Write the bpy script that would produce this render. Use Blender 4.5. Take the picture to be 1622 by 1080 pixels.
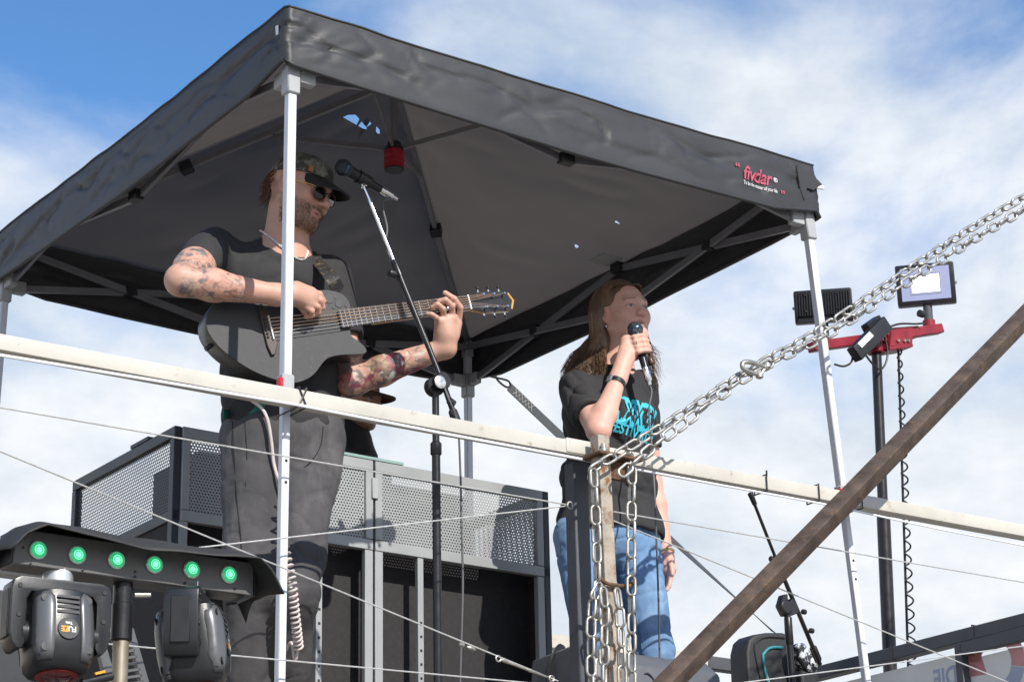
import bpy, bmesh, math, random
import numpy as np
from mathutils import Vector, Matrix
from mathutils.bvhtree import BVHTree
R = math.radians
for o in list(bpy.data.objects): bpy.data.objects.remove(o)
scene = bpy.context.scene
COL = scene.collection
rng = np.random.default_rng(7)
random.seed(7)

# ------------------------------------------------------------------ camera
FPX, PITCH, ROLL = 3585.0, .345, -.021
CAM = np.array([0, 0, 1.6])
_c, _s, _cr, _sr = math.cos(PITCH), math.sin(PITCH), math.cos(ROLL), math.sin(ROLL)
_r0, _u0, FW = np.array([1., 0, 0]), np.array([0, -_s, _c]), np.array([0, _c, _s])
RI, UPV = _cr*_r0 + _sr*_u0, -_sr*_r0 + _cr*_u0
cam = bpy.data.cameras.new('camera'); camo = bpy.data.objects.new('camera', cam); COL.objects.link(camo)
cam.sensor_width = 36; cam.lens = FPX/1622*36; cam.clip_start = .1; cam.clip_end = 5000
camo.matrix_world = Matrix(((RI[0], UPV[0], -FW[0], CAM[0]), (RI[1], UPV[1], -FW[1], CAM[1]),
                            (RI[2], UPV[2], -FW[2], CAM[2]), (0, 0, 0, 1)))
scene.camera = camo
scene.render.resolution_x, scene.render.resolution_y = 1024, 681

# ------------------------------------------------------------------ place: the stage's own axes
YAW = .629                                   # the trailer stands turned against the camera
E1 = np.array([math.cos(YAW), math.sin(YAW), 0]); E2 = np.array([-math.sin(YAW), math.cos(YAW), 0]); EZ = np.array([0, 0, 1.])
ORG = np.array([-.6173, 5.81, 0])            # foot of the nearest tent leg, on plan
DECK = 2.65
def W(u, v, z): return ORG + E1*u + E2*v + EZ*z
def uvz(P):
    P = np.asarray(P, float); return np.stack([(P-ORG)@E1, (P-ORG)@E2, P[..., 2]], -1)
def _ray(px, py): return FW + RI*(px-811)/FPX + UPV*(540-py)/FPX
def at(px, py, Y):
    d = _ray(px, py); return CAM + d*(Y/d[1])
def rp(px, py, v):
    d = _ray(px, py); return CAM + d*((v-(CAM-ORG)@E2)/(d@E2))
def onplane(px, py, P, n):
    d = _ray(px, py); return CAM + d*(((P-CAM)@n)/(d@n))
def pix(P):
    P = np.asarray(P, float)-CAM; d = P@FW
    return np.stack([811+FPX*(P@RI)/d, 540-FPX*(P@UPV)/d], -1)
def nrm(a):
    a = np.asarray(a, float); return a/np.linalg.norm(a)

# ------------------------------------------------------------------ light
TOSUN = nrm(nrm(-.06*E1 - E2)*math.cos(R(37)) + EZ*math.sin(R(37)))
sun = bpy.data.lights.new('sun', 'SUN'); sun.energy = 4.4; sun.angle = R(.53); sun.color = (1, .95, .87)
suno = bpy.data.objects.new('sun', sun); COL.objects.link(suno); suno.location = (3, -6, 12)
suno.rotation_euler = Vector(TOSUN).to_track_quat('Z', 'Y').to_euler()
world = bpy.data.worlds.new('World'); scene.world = world; world.use_nodes = True
wt = world.node_tree; wt.nodes.clear()
def wn(t, **k):
    n = wt.nodes.new(t)
    for a, b in k.items(): setattr(n, a, b)
    return n
sky = wn('ShaderNodeTexSky', sky_type='NISHITA', sun_disc=False)
sky.sun_elevation = R(37); sky.sun_rotation = math.atan2(TOSUN[0], TOSUN[1]); sky.altitude = 50; sky.air_density = 1.0; sky.dust_density = .15; sky.ozone_density = 4.0
tc = wn('ShaderNodeTexCoord')
mp = wn('ShaderNodeMapping'); mp.inputs['Location'].default_value = SKYOFF = (1.7, 2.6, 3.2)
mp.inputs['Scale'].default_value = (1, 1, 1.7)
wt.links.new(tc.outputs['Generated'], mp.inputs['Vector'])
n1 = wn('ShaderNodeTexNoise'); n1.inputs['Scale'].default_value = 4.2; n1.inputs['Detail'].default_value = 9; n1.inputs['Roughness'].default_value = .54; n1.inputs['Distortion'].default_value = .35
wt.links.new(mp.outputs['Vector'], n1.inputs['Vector'])
n2 = wn('ShaderNodeTexNoise'); n2.inputs['Scale'].default_value = 9; n2.inputs['Detail'].default_value = 8; n2.inputs['Roughness'].default_value = .6
wt.links.new(mp.outputs['Vector'], n2.inputs['Vector'])
sx = wn('ShaderNodeSeparateXYZ'); wt.links.new(tc.outputs['Generated'], sx.inputs['Vector'])
def wmath(op, a, b=None, clamp=False):
    m = wn('ShaderNodeMath', operation=op, use_clamp=clamp)
    for i, x in enumerate((a, b)):
        if x is None: continue
        if isinstance(x, (int, float)): m.inputs[i].default_value = x
        else: wt.links.new(x, m.inputs[i])
    return m.outputs[0]
# cloud cover thickens towards the horizon, as layers of cloud do
elev = wmath('MULTIPLY', wmath('SUBTRACT', .46, wmath('ABSOLUTE', sx.outputs['Z'])), 1.0)
cov = wmath('ADD', n1.outputs['Fac'], wmath('MULTIPLY', elev, 1.45))
ramp = wn('ShaderNodeValToRGB'); ramp.color_ramp.interpolation = 'EASE'
ramp.color_ramp.elements[0].position = .41; ramp.color_ramp.elements[1].position = .71
wt.links.new(cov, ramp.inputs['Fac'])
cr2 = wn('ShaderNodeValToRGB')
cr2.color_ramp.elements[0].position = .34; cr2.color_ramp.elements[0].color = (.62, .70, .79, 1)
cr2.color_ramp.elements[1].position = .66; cr2.color_ramp.elements[1].color = (.97, .98, 1.0, 1)
wt.links.new(n2.outputs['Fac'], cr2.inputs['Fac'])
bg1 = wn('ShaderNodeBackground'); bg1.inputs['Strength'].default_value = .15
hs_ = wn('ShaderNodeHueSaturation'); hs_.inputs['Saturation'].default_value = 1.16; wt.links.new(sky.outputs['Color'], hs_.inputs['Color'])
wt.links.new(hs_.outputs['Color'], bg1.inputs['Color'])
bg2 = wn('ShaderNodeBackground'); bg2.inputs['Strength'].default_value = .84
wt.links.new(cr2.outputs['Color'], bg2.inputs['Color'])
mx = wn('ShaderNodeMixShader'); wt.links.new(ramp.outputs['Color'], mx.inputs['Fac'])
wt.links.new(bg1.outputs[0], mx.inputs[1]); wt.links.new(bg2.outputs[0], mx.inputs[2])
wo = wn('ShaderNodeOutputWorld'); wt.links.new(mx.outputs[0], wo.inputs['Surface'])
vs = scene.view_settings; vs.view_transform = 'Standard'; vs.look = 'None'; vs.gamma = 1; vs.exposure = .35; vs.use_curve_mapping = False
scene.render.engine = 'CYCLES'

# ------------------------------------------------------------------ materials
MATS = {}
def srgb(r, g, b):
    f = lambda c: (c/255/12.92) if c/255 <= .04045 else ((c/255+.055)/1.055)**2.4
    return (f(r), f(g), f(b))
def M(name, col=(.5, .5, .5), rough=.5, metal=0., var=.12, scale=14., bump=0., bscale=160., wear=None, wscale=30., wpos=.62, emit=None, estr=0., alpha=None, trans=0., coat=0., attr=None, aniso=None, spec=.5, tcol=None):
    if name in MATS: return MATS[name]
    m = bpy.data.materials.new(name); m.use_nodes = True; nt = m.node_tree; N, L = nt.nodes, nt.links
    p = N['Principled BSDF']; out = N['Material Output']
    p.inputs['Roughness'].default_value = rough; p.inputs['Metallic'].default_value = metal
    p.inputs['Specular IOR Level'].default_value = spec
    if coat: p.inputs['Coat Weight'].default_value = coat
    t = N.new('ShaderNodeTexCoord')
    vec = t.outputs['Object']
    if aniso:
        mpn = N.new('ShaderNodeMapping'); mpn.inputs['Scale'].default_value = aniso; L.new(vec, mpn.inputs['Vector']); vec = mpn.outputs['Vector']
    nz = N.new('ShaderNodeTexNoise'); nz.inputs['Scale'].default_value = scale; nz.inputs['Detail'].default_value = 6; L.new(vec, nz.inputs['Vector'])
    rmp = N.new('ShaderNodeValToRGB'); rmp.color_ramp.elements[0].position = .3; rmp.color_ramp.elements[1].position = .7
    e = rmp.color_ramp.elements
    e[0].color = (*[max(0, c*(1-var)) for c in col], 1); e[1].color = (*[min(1, c*(1+var)) for c in col], 1)
    L.new(nz.outputs['Fac'], rmp.inputs['Fac']); colo = rmp.outputs['Color']
    if attr:
        a = N.new('ShaderNodeAttribute'); a.attribute_name = attr
        mm = N.new('ShaderNodeMix'); mm.data_type = 'RGBA'; mm.blend_type = 'MULTIPLY'; mm.inputs[0].default_value = 1
        L.new(a.outputs['Color'], mm.inputs[6]); L.new(colo, mm.inputs[7]); colo = mm.outputs[2]
    if wear:
        wz = N.new('ShaderNodeTexNoise'); wz.inputs['Scale'].default_value = wscale; wz.inputs['Detail'].default_value = 8; wz.inputs['Roughness'].default_value = .65; L.new(vec, wz.inputs['Vector'])
        wr = N.new('ShaderNodeValToRGB'); wr.color_ramp.elements[0].position = wpos-.05; wr.color_ramp.elements[1].position = wpos+.06; L.new(wz.outputs['Fac'], wr.inputs['Fac'])
        mm = N.new('ShaderNodeMix'); mm.data_type = 'RGBA'; L.new(wr.outputs['Color'], mm.inputs[0]); L.new(colo, mm.inputs[6]); mm.inputs[7].default_value = (*wear, 1); colo = mm.outputs[2]
    L.new(colo, p.inputs['Base Color'])
    rr = N.new('ShaderNodeMapRange'); rr.inputs['To Min'].default_value = max(.02, rough-.08); rr.inputs['To Max'].default_value = min(1, rough+.1); L.new(nz.outputs['Fac'], rr.inputs['Value']); L.new(rr.outputs[0], p.inputs['Roughness'])
    if bump:
        bz = N.new('ShaderNodeTexNoise'); bz.inputs['Scale'].default_value = bscale; bz.inputs['Detail'].default_value = 4; L.new(vec, bz.inputs['Vector'])
        b = N.new('ShaderNodeBump'); b.inputs['Strength'].default_value = bump; b.inputs['Distance'].default_value = .004; L.new(bz.outputs['Fac'], b.inputs['Height']); L.new(b.outputs[0], p.inputs['Normal'])
    if emit: p.inputs['Emission Color'].default_value = (*emit, 1); p.inputs['Emission Strength'].default_value = estr
    if alpha is not None: p.inputs['Alpha'].default_value = alpha
    if trans:
        tr = N.new('ShaderNodeBsdfTranslucent'); L.new(colo, tr.inputs['Color'])
        if tcol: L.remove(tr.inputs['Color'].links[0]); tr.inputs['Color'].default_value = (*tcol, 1)
        ms = N.new('ShaderNodeMixShader'); ms.inputs[0].default_value = trans; L.new(p.outputs[0], ms.inputs[1]); L.new(tr.outputs[0], ms.inputs[2]); L.new(ms.outputs[0], out.inputs['Surface'])
    MATS[name] = m; return m

# ------------------------------------------------------------------ mesh helpers
def empty(name, loc, label=None, cat=None, group=None):
    o = bpy.data.objects.new(name, None); COL.objects.link(o); o.location = tuple(float(x) for x in loc); o.empty_display_size = .05
    if label: tag(o, label, cat, group)
    return o
def tag(o, label=None, cat=None, group=None, kind=None):
    if label: o['label'] = label
    if cat: o['category'] = cat
    if group: o['group'] = group
    if kind: o['kind'] = kind
    return o
def root_loc(p):
    l = np.zeros(3)
    while p is not None: l += np.array(p.location); p = p.parent
    return l
def frame(d, up=(0, 0, 1)):
    d = nrm(d); up = np.asarray(up, float)
    if abs(d@nrm(up)) > .98: up = np.array([1., 0, 0]) if abs(d[0]) < .9 else np.array([0, 1., 0])
    s = nrm(np.cross(d, up)); return d, s, np.cross(s, d)
class MB:
    def __init__(s): s.V, s.F = [], []
    def add(s, v, f):
        o = len(s.V); s.V += [tuple(map(float, x)) for x in v]; s.F += [tuple(i+o for i in q) for q in f]; return s
    def box(s, c, ax, half):
        c = np.asarray(c, float); a = [np.asarray(ax[i], float)*half[i] for i in range(3)]
        v = [c+a[0]*i+a[1]*j+a[2]*k for i in (-1, 1) for j in (-1, 1) for k in (-1, 1)]
        return s.add(v, [(0, 1, 3, 2), (4, 6, 7, 5), (0, 4, 5, 1), (2, 3, 7, 6), (0, 2, 6, 4), (1, 5, 7, 3)])
    def wbox(s, u0, u1, v0, v1, z0, z1):
        return s.box(W((u0+u1)/2, (v0+v1)/2, (z0+z1)/2), (E1, E2, EZ), ((u1-u0)/2, (v1-v0)/2, (z1-z0)/2))
    def bar(s, p, q, w, h, up=(0, 0, 1)):
        p, q = np.asarray(p, float), np.asarray(q, float); d, a, b = frame(q-p, up)
        return s.box((p+q)/2, (d, a, b), (np.linalg.norm(q-p)/2, w/2, h/2))
    def tube(s, pts, r, n=10, cap=True, closed=False, flat=None):
        pts = np.asarray(pts, float); k = len(pts); rs = np.broadcast_to(np.asarray(r, float), (k,))
        T = np.gradient(pts, axis=0) if not closed else np.roll(pts, -1, 0)-np.roll(pts, 1, 0)
        T /= np.maximum(np.linalg.norm(T, axis=1), 1e-9)[:, None]
        _, a, b = frame(T[0]); V = []
        for i in range(k):
            a = a-T[i]*(a@T[i]); a = a/np.linalg.norm(a); b = np.cross(T[i], a)
            for j in range(n):
                t = 2*math.pi*j/n; V.append(pts[i]+rs[i]*(a*math.cos(t)+b*math.sin(t)*(flat or 1)))
        F = []
        for i in range(k if closed else k-1):
            i2 = (i+1) % k
            for j in range(n): F.append((i*n+j, i*n+(j+1) % n, i2*n+(j+1) % n, i2*n+j))
        if cap and not closed: F += [tuple(range(n-1, -1, -1)), tuple((k-1)*n+j for j in range(n))]
        return s.add(V, F)
    def lathe(s, p, axis, prof, n=24, up=(0, 0, 1)):          # prof: (radius, distance along the axis)
        p = np.asarray(p, float); d, a, b = frame(axis, up); V, F = [], []
        for r, t in prof:
            for j in range(n):
                q = 2*math.pi*j/n; V.append(p+d*t+max(r, 1e-5)*(a*math.cos(q)+b*math.sin(q)))
        for i in range(len(prof)-1):
            for j in range(n): F.append((i*n+j, i*n+(j+1) % n, (i+1)*n+(j+1) % n, (i+1)*n+j))
        F += [tuple(range(n-1, -1, -1)), tuple((len(prof)-1)*n+j for j in range(n))]
        return s.add(V, F)
    def prism(s, poly, vec):
        poly = [np.asarray(p, float) for p in poly]; n = len(poly); vec = np.asarray(vec, float)
        return s.add(poly+[p+vec for p in poly], [tuple(range(n-1, -1, -1)), tuple(range(n, 2*n))]+[(i, (i+1) % n, n+(i+1) % n, n+i) for i in range(n)])
    def ribbon(s, pts, wv, t):                                # strap: path, width vectors, thickness
        V, F = [], []; pts = np.asarray(pts, float); T = np.gradient(pts, axis=0)
        for p, w, d in zip(pts, wv, T):
            nn = nrm(np.cross(d, w))*t/2
            V += [p-w/2-nn, p+w/2-nn, p+w/2+nn, p-w/2+nn]
        for i in range(len(pts)-1):
            for j in range(4): F.append((i*4+j, i*4+(j+1) % 4, i*4+4+(j+1) % 4, i*4+4+j))
        k = (len(pts)-1)*4
        return s.add(V, F+[(3, 2, 1, 0), (k, k+1, k+2, k+3)])
    def build(s, name, mat, parent=None, smooth=38, bevel=0., seg=1, origin=None, recalc=True):
        V = np.array(s.V)
        if parent is not None: o0 = root_loc(parent)
        elif origin is not None: o0 = np.asarray(origin, float)
        else: o0 = np.array([(V[:, 0].min()+V[:, 0].max())/2, (V[:, 1].min()+V[:, 1].max())/2, V[:, 2].min()])
        me = bpy.data.meshes.new(name); me.from_pydata((V-o0).tolist(), [], s.F)
        if recalc or bevel:
            bm = bmesh.new(); bm.from_mesh(me)
            if recalc: bmesh.ops.recalc_face_normals(bm, faces=bm.faces)
            if bevel:
                es = [e for e in bm.edges if len(e.link_faces) == 2 and e.calc_face_angle(0) > R(32)]
                bmesh.ops.bevel(bm, geom=es, offset=bevel, segments=seg, profile=.6, affect='EDGES', clamp_overlap=True)
            bm.to_mesh(me); bm.free()
        return link_mesh(name, me, mat, parent, o0, smooth)
def link_mesh(name, me, mat, parent, o0, smooth=38):
    if smooth:
        me.shade_smooth()
        if smooth < 180: me.set_sharp_from_angle(angle=R(smooth))
    for m_ in (mat if isinstance(mat, (list, tuple)) else [mat]): me.materials.append(m_)
    o = bpy.data.objects.new(name, me); COL.objects.link(o)
    if parent is not None: o.parent = parent
    else: o.location = tuple(float(x) for x in o0)
    return o
def curve(P, n=24):                                           # Catmull-Rom through the points
    P = np.asarray(P, float); Q = np.vstack([2*P[0]-P[1], P, 2*P[-1]-P[-2]]); out = []
    m = len(P)-1; per = max(2, n//m)
    for i in range(m):
        p0, p1, p2, p3 = Q[i:i+4]
        for t in np.linspace(0, 1, per, endpoint=False):
            out.append(.5*((2*p1)+(-p0+p2)*t+(2*p0-5*p1+4*p2-p3)*t*t+(-p0+3*p1-3*p2+p3)*t**3))
    out.append(P[-1]); return np.array(out)
def copy_tree(o, parent=None):
    c = o.copy(); COL.objects.link(c); c.parent = parent
    for ch in list(o.children): copy_tree(ch, c)
    return c
# value noise, for cloth folds and skin
def _hash(i, j, k, s):
    n = (i*374761393+j*668265263+k*2147483647+s*1274126177) & 0xffffffff
    n = ((n ^ (n >> 13))*1274126177) & 0xffffffff
    return ((n ^ (n >> 16)) & 0xffff)/65535.0
def vnoise(P, s=0):
    P = np.asarray(P, float); I = np.floor(P).astype(np.int64); f = P-I; f = f*f*(3-2*f); r = 0
    for a in (0, 1):
        for b in (0, 1):
            for c in (0, 1):
                w = (f[:, 0] if a else 1-f[:, 0])*(f[:, 1] if b else 1-f[:, 1])*(f[:, 2] if c else 1-f[:, 2])
                r = r+w*_hash(I[:, 0]+a, I[:, 1]+b, I[:, 2]+c, s)
    return r*2-1
def fbm(P, oct=4, s=0):
    r, a = 0, 1.
    for i in range(oct): r = r+a*vnoise(np.asarray(P)*2**i, s+i); a *= .5
    return r/2
def text_mesh(txt, size=1., offset=0., shear=0., bold=0):
    cu = bpy.data.curves.new('t', 'FONT'); cu.body = txt; cu.size = size; cu.offset = offset; cu.shear = shear; cu.align_x = 'CENTER'; cu.resolution_u = 4
    ob = bpy.data.objects.new('t', cu); COL.objects.link(ob)
    dg = bpy.context.evaluated_depsgraph_get(); me = ob.evaluated_get(dg).to_mesh()
    V = np.array([tuple(v.co) for v in me.vertices]); F = [tuple(p.vertices) for p in me.polygons]
    ob.to_mesh_clear() if False else None
    bpy.data.objects.remove(ob); bpy.data.curves.remove(cu)
    return V, F
# ================================================================== SETTING
m_asphalt = M('paving', (.26, .24, .21), .9, var=.25, scale=3, bump=.6, bscale=60)
m_white = M('white_paint', (.52, .495, .44), .45, var=.10, scale=5, wear=(.33, .29, .23), wscale=24, wpos=.66, bump=.05, bscale=300)
m_grey = M('grey_paint', (.075, .08, .09), .5, var=.12, scale=9, wear=(.16, .16, .17), wscale=60, wpos=.70)
m_alu = M('aluminium', (.72, .74, .77), .34, .75, var=.06, scale=8, aniso=(1, 1, .08))
m_alu_p = M('powder_aluminium', (.62, .64, .67), .45, .1, var=.05, scale=10)
m_truss = M('truss_grey', (.22, .22, .235), .42, .35, var=.08)
m_plast = M('grey_plastic', (.36, .37, .38), .5, var=.06)
m_blk = M('black_plastic', (.014, .014, .016), .45, var=.2, scale=30)
m_blkm = M('black_metal', (.020, .020, .023), .33, .3, var=.2, scale=30)
m_rubber = M('rubber', (.02, .02, .022), .8, var=.2, bump=.15, bscale=220)
m_red = M('red_paint', (.23, .012, .022), .45, var=.22, scale=18, wear=(.10, .03, .03), wscale=30, wpos=.66)
m_redp = M('red_plastic', (.55, .02, .035), .35, var=.1)
m_rust = M('rusty_steel', (.088, .062, .048), .62, .25, var=.4, scale=18, wear=(.14, .085, .052), wscale=26, wpos=.60, bump=.35, bscale=90, aniso=(1, 1, 1))
m_rustpost = M('worn_galvanised_post', (.38, .33, .27), .6, .25, var=.25, scale=20, wear=(.20, .10, .045), wscale=24, wpos=.56, bump=.25, bscale=120)
m_rustb = M('rust_bracket', (.13, .07, .035), .75, .1, var=.4, scale=40, wear=(.08, .04, .025), wscale=50, wpos=.55, bump=.3, bscale=200)
m_zinc = M('zinc_chain', (.44, .425, .39), .40, .8, var=.25, scale=40, wear=(.30, .24, .17), wscale=90, wpos=.66)
m_wire = M('steel_wire', (.66, .65, .62), .4, .55, var=.1, scale=60)
m_rope = M('clear_light_tube', (.80, .82, .84), .25, var=.05)
m_chrome = M('chrome', (.8, .8, .8), .12, 1, var=.02)

g = MB(); g.add([(-900, -900, 0), (900, -900, 0), (900, 900, 0), (-900, 900, 0)], [(0, 1, 2, 3)])
tag(g.build('ground', m_asphalt, origin=(0, 0, 0)), kind='structure')

# the trailer that carries the stage
U0, U1, V0, V1 = -2.6, 3.70, -.10, 2.10
tr = empty('stage_trailer', W(.5, 1, 0), 'high flat trailer deck with grey skirts carrying the whole stage', 'trailer')
MB().wbox(U0, U1, V0, V1, DECK-.14, DECK).build('deck', M('deck_ply', (.24, .20, .155), .7, var=.25, scale=6), tr, bevel=.004)
for v in (V0+.02, V1-.02): MB().wbox(U0+.02, U1-.02, v-.012, v+.012, 1.0, DECK-.142).build('skirt', m_grey, tr)
for u in (U0+.02, U1-.02): MB().wbox(u-.012, u+.012, V0+.035, V1-.035, 1.0, DECK-.142).build('skirt', m_grey, tr)
for v in (.45, 1.55): MB().wbox(U0+.1, U1-.1, v-.06, v+.06, .78, 1.02).build('chassis_beam', m_blkm, tr)
for u in (-1.9, -1.0, 2.6):
    for v in (.15, 1.85):
        wdir = E2
        w_ = MB().lathe(W(u, v-.13, .42), wdir, [(.2, 0), (.36, 0), (.42, .04), (.42, .22), (.36, .26), (.2, .26)], 28).build('wheel', m_rubber, tr)
        MB().lathe(W(u, v-.14, .42), wdir, [(.05, 0), (.19, .015), (.2, .03), (.2, .25), (.19, .265), (.05, .28)], 20).build('rim', m_grey, w_)
    MB().tube([W(u, .2, .42), W(u, 1.8, .42)], .05).build('axle', m_blkm, tr)
    for v in (.45, 1.55): MB().wbox(u-.08, u+.08, v-.05, v+.05, .42, .80).build('hanger', m_blkm, tr)

# ------------------------------------------------------------------ front railing
RV = -.06; RZ = 3.52
rail = empty('front_railing', W(1, RV, DECK), 'off-white square railing with tensioned wires along the front of the stage', 'railing')
def rz(u): return 3.517+.0095*u
def railbar(u0, u1, dv0, dv1, dz0, dz1, name, bev=.004):
    V = [W(u, RV+v, rz(u)+z) for u in (u0, u1) for v in (dv0, dv1) for z in (dz0, dz1)]
    return MB().add(V, [(0, 1, 3, 2), (4, 6, 7, 5), (0, 4, 5, 1), (2, 3, 7, 6), (0, 2, 6, 4), (1, 5, 7, 3)]).build(name, m_white, rail, bevel=bev, seg=2)
railbar(U0, .955, -.026, .024, -.021, .021, 'top_rail'); railbar(.956, U1, -.026, .024, -.021, .021, 'top_rail')
railbar(.885, 1.03, -.030, .028, -.018, .026, 'joint_sleeve', .006)
for u in (-2.5, -1.25, .98, 3.62):
    MB().wbox(u-.027, u+.027, RV+.026, RV+.076, DECK+.001, rz(u)-.001 if u != .98 else rz(u)-.022).build('post', m_grey, rail, bevel=.004)
WV = RV-.002
def wire(a, b, r=.0021, sag=.0, n=10, mat=m_wire, name='wire', v=WV):
    P, Q = rp(*a, v), rp(*b, v); t = np.linspace(0, 1, n)[:, None]
    return MB().tube(P+(Q-P)*t-EZ*(4*sag*t*(1-t)), r, 6).build(name, mat, rail)
for a, b in (((-60, 635), (898, 799)), ((-60, 690), (884, 1078)), ((-60, 998), (925, 1089)), ((120, 889), (898, 801)),
             ((966, 809), (1680, 932)), ((966, 822), (1680, 1114)), ((1120, 1088), (1680, 1015))): wire(a, b)
MB().tube(np.array([rp(-40, 556, WV-.03), rp(240, 602, WV-.03), rp(470, 641, WV-.03), rp(700, 686, WV-.03), rp(926, 728, WV-.03)]), .0045, 8).build('rod', m_rope, rail)
MB().tube(np.array([rp(985, 739, WV-.03), rp(1120, 764, WV-.03), rp(1300, 797, WV-.03), rp(1480, 836, WV-.03), rp(1680, 875, WV-.03)]), .0035, 8).build('rod', m_rope, rail)
# turnbuckle and clamps on the long diagonal wire
P0, P1 = rp(440, 911, WV), rp(884, 1078, WV); dd = nrm(P1-P0)
for t, r, l in ((.64, .0065, .018), (.675, .0055, .03), (.90, .004, .03)):
    c = P0+(P1-P0)*t; MB().lathe(c-dd*l/2, dd, [(.002, 0), (r, l*.2), (r, l*.8), (.002, l)], 10).build('wire_clamp', m_zinc, rail)
for t in (.775, .975):
    c = P0+(P1-P0)*t; th = np.linspace(0, 2*math.pi, 14, endpoint=False); d_, a_, b_ = frame(dd)
    MB().tube([c+.008*(d_*math.cos(q)+b_*math.sin(q)) for q in th], .0026, 6, closed=True).build('eye_ring', m_zinc, rail)
c0, c1 = P0+(P1-P0)*.785, P0+(P1-P0)*.965
MB().lathe(c0, dd, [(.003, 0), (.0055, .01), (.004, .03), (.004, np.linalg.norm(c1-c0)*.55), (.006, np.linalg.norm(c1-c0)*.6), (.004, np.linalg.norm(c1-c0)*.66), (.003, np.linalg.norm(c1-c0))], 10).build('turnbuckle', m_zinc, rail)
for q in ((903, 800), (955, 812)):
    c = rp(*q, WV-.012); th = np.linspace(0, 2*math.pi, 12, endpoint=False)
    MB().tube([c+.010*(E1*math.cos(x)+EZ*math.sin(x)) for x in th], .003, 6, closed=True).build('eye_bolt', m_zinc, rail)
def ziptie(px, extra=True):
    u = uvz(rp(px, 640, RV-.03))[0]
    for _ in range(6): u += (px-pix(W(u, RV-.03, RZ))[0])/480
    RZ_ = rz(u)-.003
    l = [W(u, RV-.030, RZ_-.024), W(u, RV-.030, RZ_+.028), W(u, RV+.028, RZ_+.028), W(u, RV+.028, RZ_-.024)]
    MB().tube(np.array(l), .0028, 6, closed=True).build('zip_tie', m_blk, rail)
    if extra: MB().tube([W(u, RV-.031, RZ_+.022), W(u-.002, RV-.034, RZ_+.040)], .003, 6).build('zip_tie_tail', m_blk, rail)
for x, e in ((1215, True), (1298, False), (1366, True)): ziptie(x, e)
RZ = 3.517
for du in (-.012, .012):
    MB().tube(np.array([W(.004-du, RV-.029, RZ-.027), W(.004+du, RV-.029, RZ+.026), W(.004+du, .024, RZ+.026), W(.004-du, .024, RZ-.027)]), .0028, 6, closed=True).build('zip_tie', m_blk, rail)

# ------------------------------------------------------------------ rear railing with white sheet, and the end wall with its banner
rr = empty('rear_railing', W(1, 2.05, DECK), 'white rear rail with white panel below it, behind the singer', 'railing')
u_end = 3.42
MB().wbox(U0, u_end-.20, 2.03, 2.08, 3.49, 3.55).build('top_rail', m_white, rr, bevel=.004)
MB().wbox(u_end-.199, 3.60, 2.032, 2.078, 3.492, 3.548).build('end_piece', m_grey, rr, bevel=.004)
MB().wbox(U0, 3.18, 2.045, 2.055, 2.70, 3.44).build('panel', m_white, rr)
MB().wbox(3.181, 3.60, 2.046, 2.056, 2.70, 3.43).build('panel', M('grey_panel', (.32, .34, .38), .6), rr)
for u in (-2.5, -.9, .7, 2.3, 3.5): MB().wbox(u-.025, u+.025, 2.057, 2.095, DECK+.001, 3.489).build('post', m_grey, rr)
ew = empty('end_wall', W(3.65, 1, DECK), 'dark grey framed end wall with a pale see-through banner at lower right', 'wall')
EU = 3.64; EZT = 3.50
MB().wbox(EU-.03, EU+.03, -.02, 2.028, EZT-.052, EZT).build('frame_top', m_grey, ew, bevel=.003)
vpost = uvz(onplane(1510, 1020, W(EU-.04, 0, 0), E1))[1]
MB().wbox(EU-.034, EU+.026, vpost-.033, vpost+.005, DECK+.001, EZT-.053).build('frame_post', m_grey, ew, bevel=.003)
MB().wbox(EU-.038, EU-.004, -.02, vpost-.0335, EZT-.105, EZT-.053).build('hatch_frame', m_grey, ew, bevel=.003)
MB().wbox(EU-.03, EU+.02, 1.99, 2.027, DECK+.001, EZT-.053).build('frame_post', m_grey, ew, bevel=.003)
m_banner = M('banner_sheet', (.84, .83, .80), .6, var=.05, scale=5, trans=.72)
MB().wbox(EU+.004, EU+.006, vpost+.02, 1.98, DECK+.1, EZT-.085).build('banner', m_banner, ew)
MB().wbox(EU+.004, EU+.006, -.01, vpost-.036, DECK+.1, EZT-.116).build('banner', m_banner, ew)
m_bred = M('banner_red', (.74, .40, .41), .6, var=.06, trans=.35); m_bblue = M('banner_blue', (.50, .56, .70), .6, var=.06, trans=.35)
PE = W(EU+.0015, 0, 0)
def eq(px, py): return onplane(px, py, PE, E1)
MB().prism([eq(*q) for q in ((1523, 1031), (1551, 1027), (1563, 1067), (1528, 1073))], E1*.001).build('banner_print', m_bred, ew)
cc = np.array(eq(1577, 1050)); 
def ringpart(a0, a1, mat, r0=.080, r1=.147):
    v = [cc+(E2*-math.cos(t)+EZ*math.sin(t))*r for r in (r0, r1) for t in np.linspace(R(a0), R(a1), 18)]
    MB().add(v, [(i, i+1, 18+i+1, 18+i) for i in range(17)]).build('banner_print', mat, ew, recalc=False)
ringpart(-15, 168, m_bred); ringpart(-110, -16, m_bblue)
V, F = text_mesh('DIE', .105, .003)
ctr = np.array(eq(1497, 1066))
MB().add([ctr+E2*(p[0]*.82)+EZ*(p[1]-.05)-E1*.0 for p in V], F).build('banner_lettering', m_bblue, ew, recalc=False)
for q in ((1541, 1000), (1412, 1030)):
    P = uvz(onplane(*q, W(EU-.03, 0, 0), E1)); v = P[1]
    MB().tube(np.array([W(EU-.034, v, EZT-.056), W(EU-.034, v, EZT+.003), W(EU+.034, v, EZT+.003), W(EU+.034, v, EZT-.056)]), .003, 6, closed=True).build('cable_tie', m_blk, ew)

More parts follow.
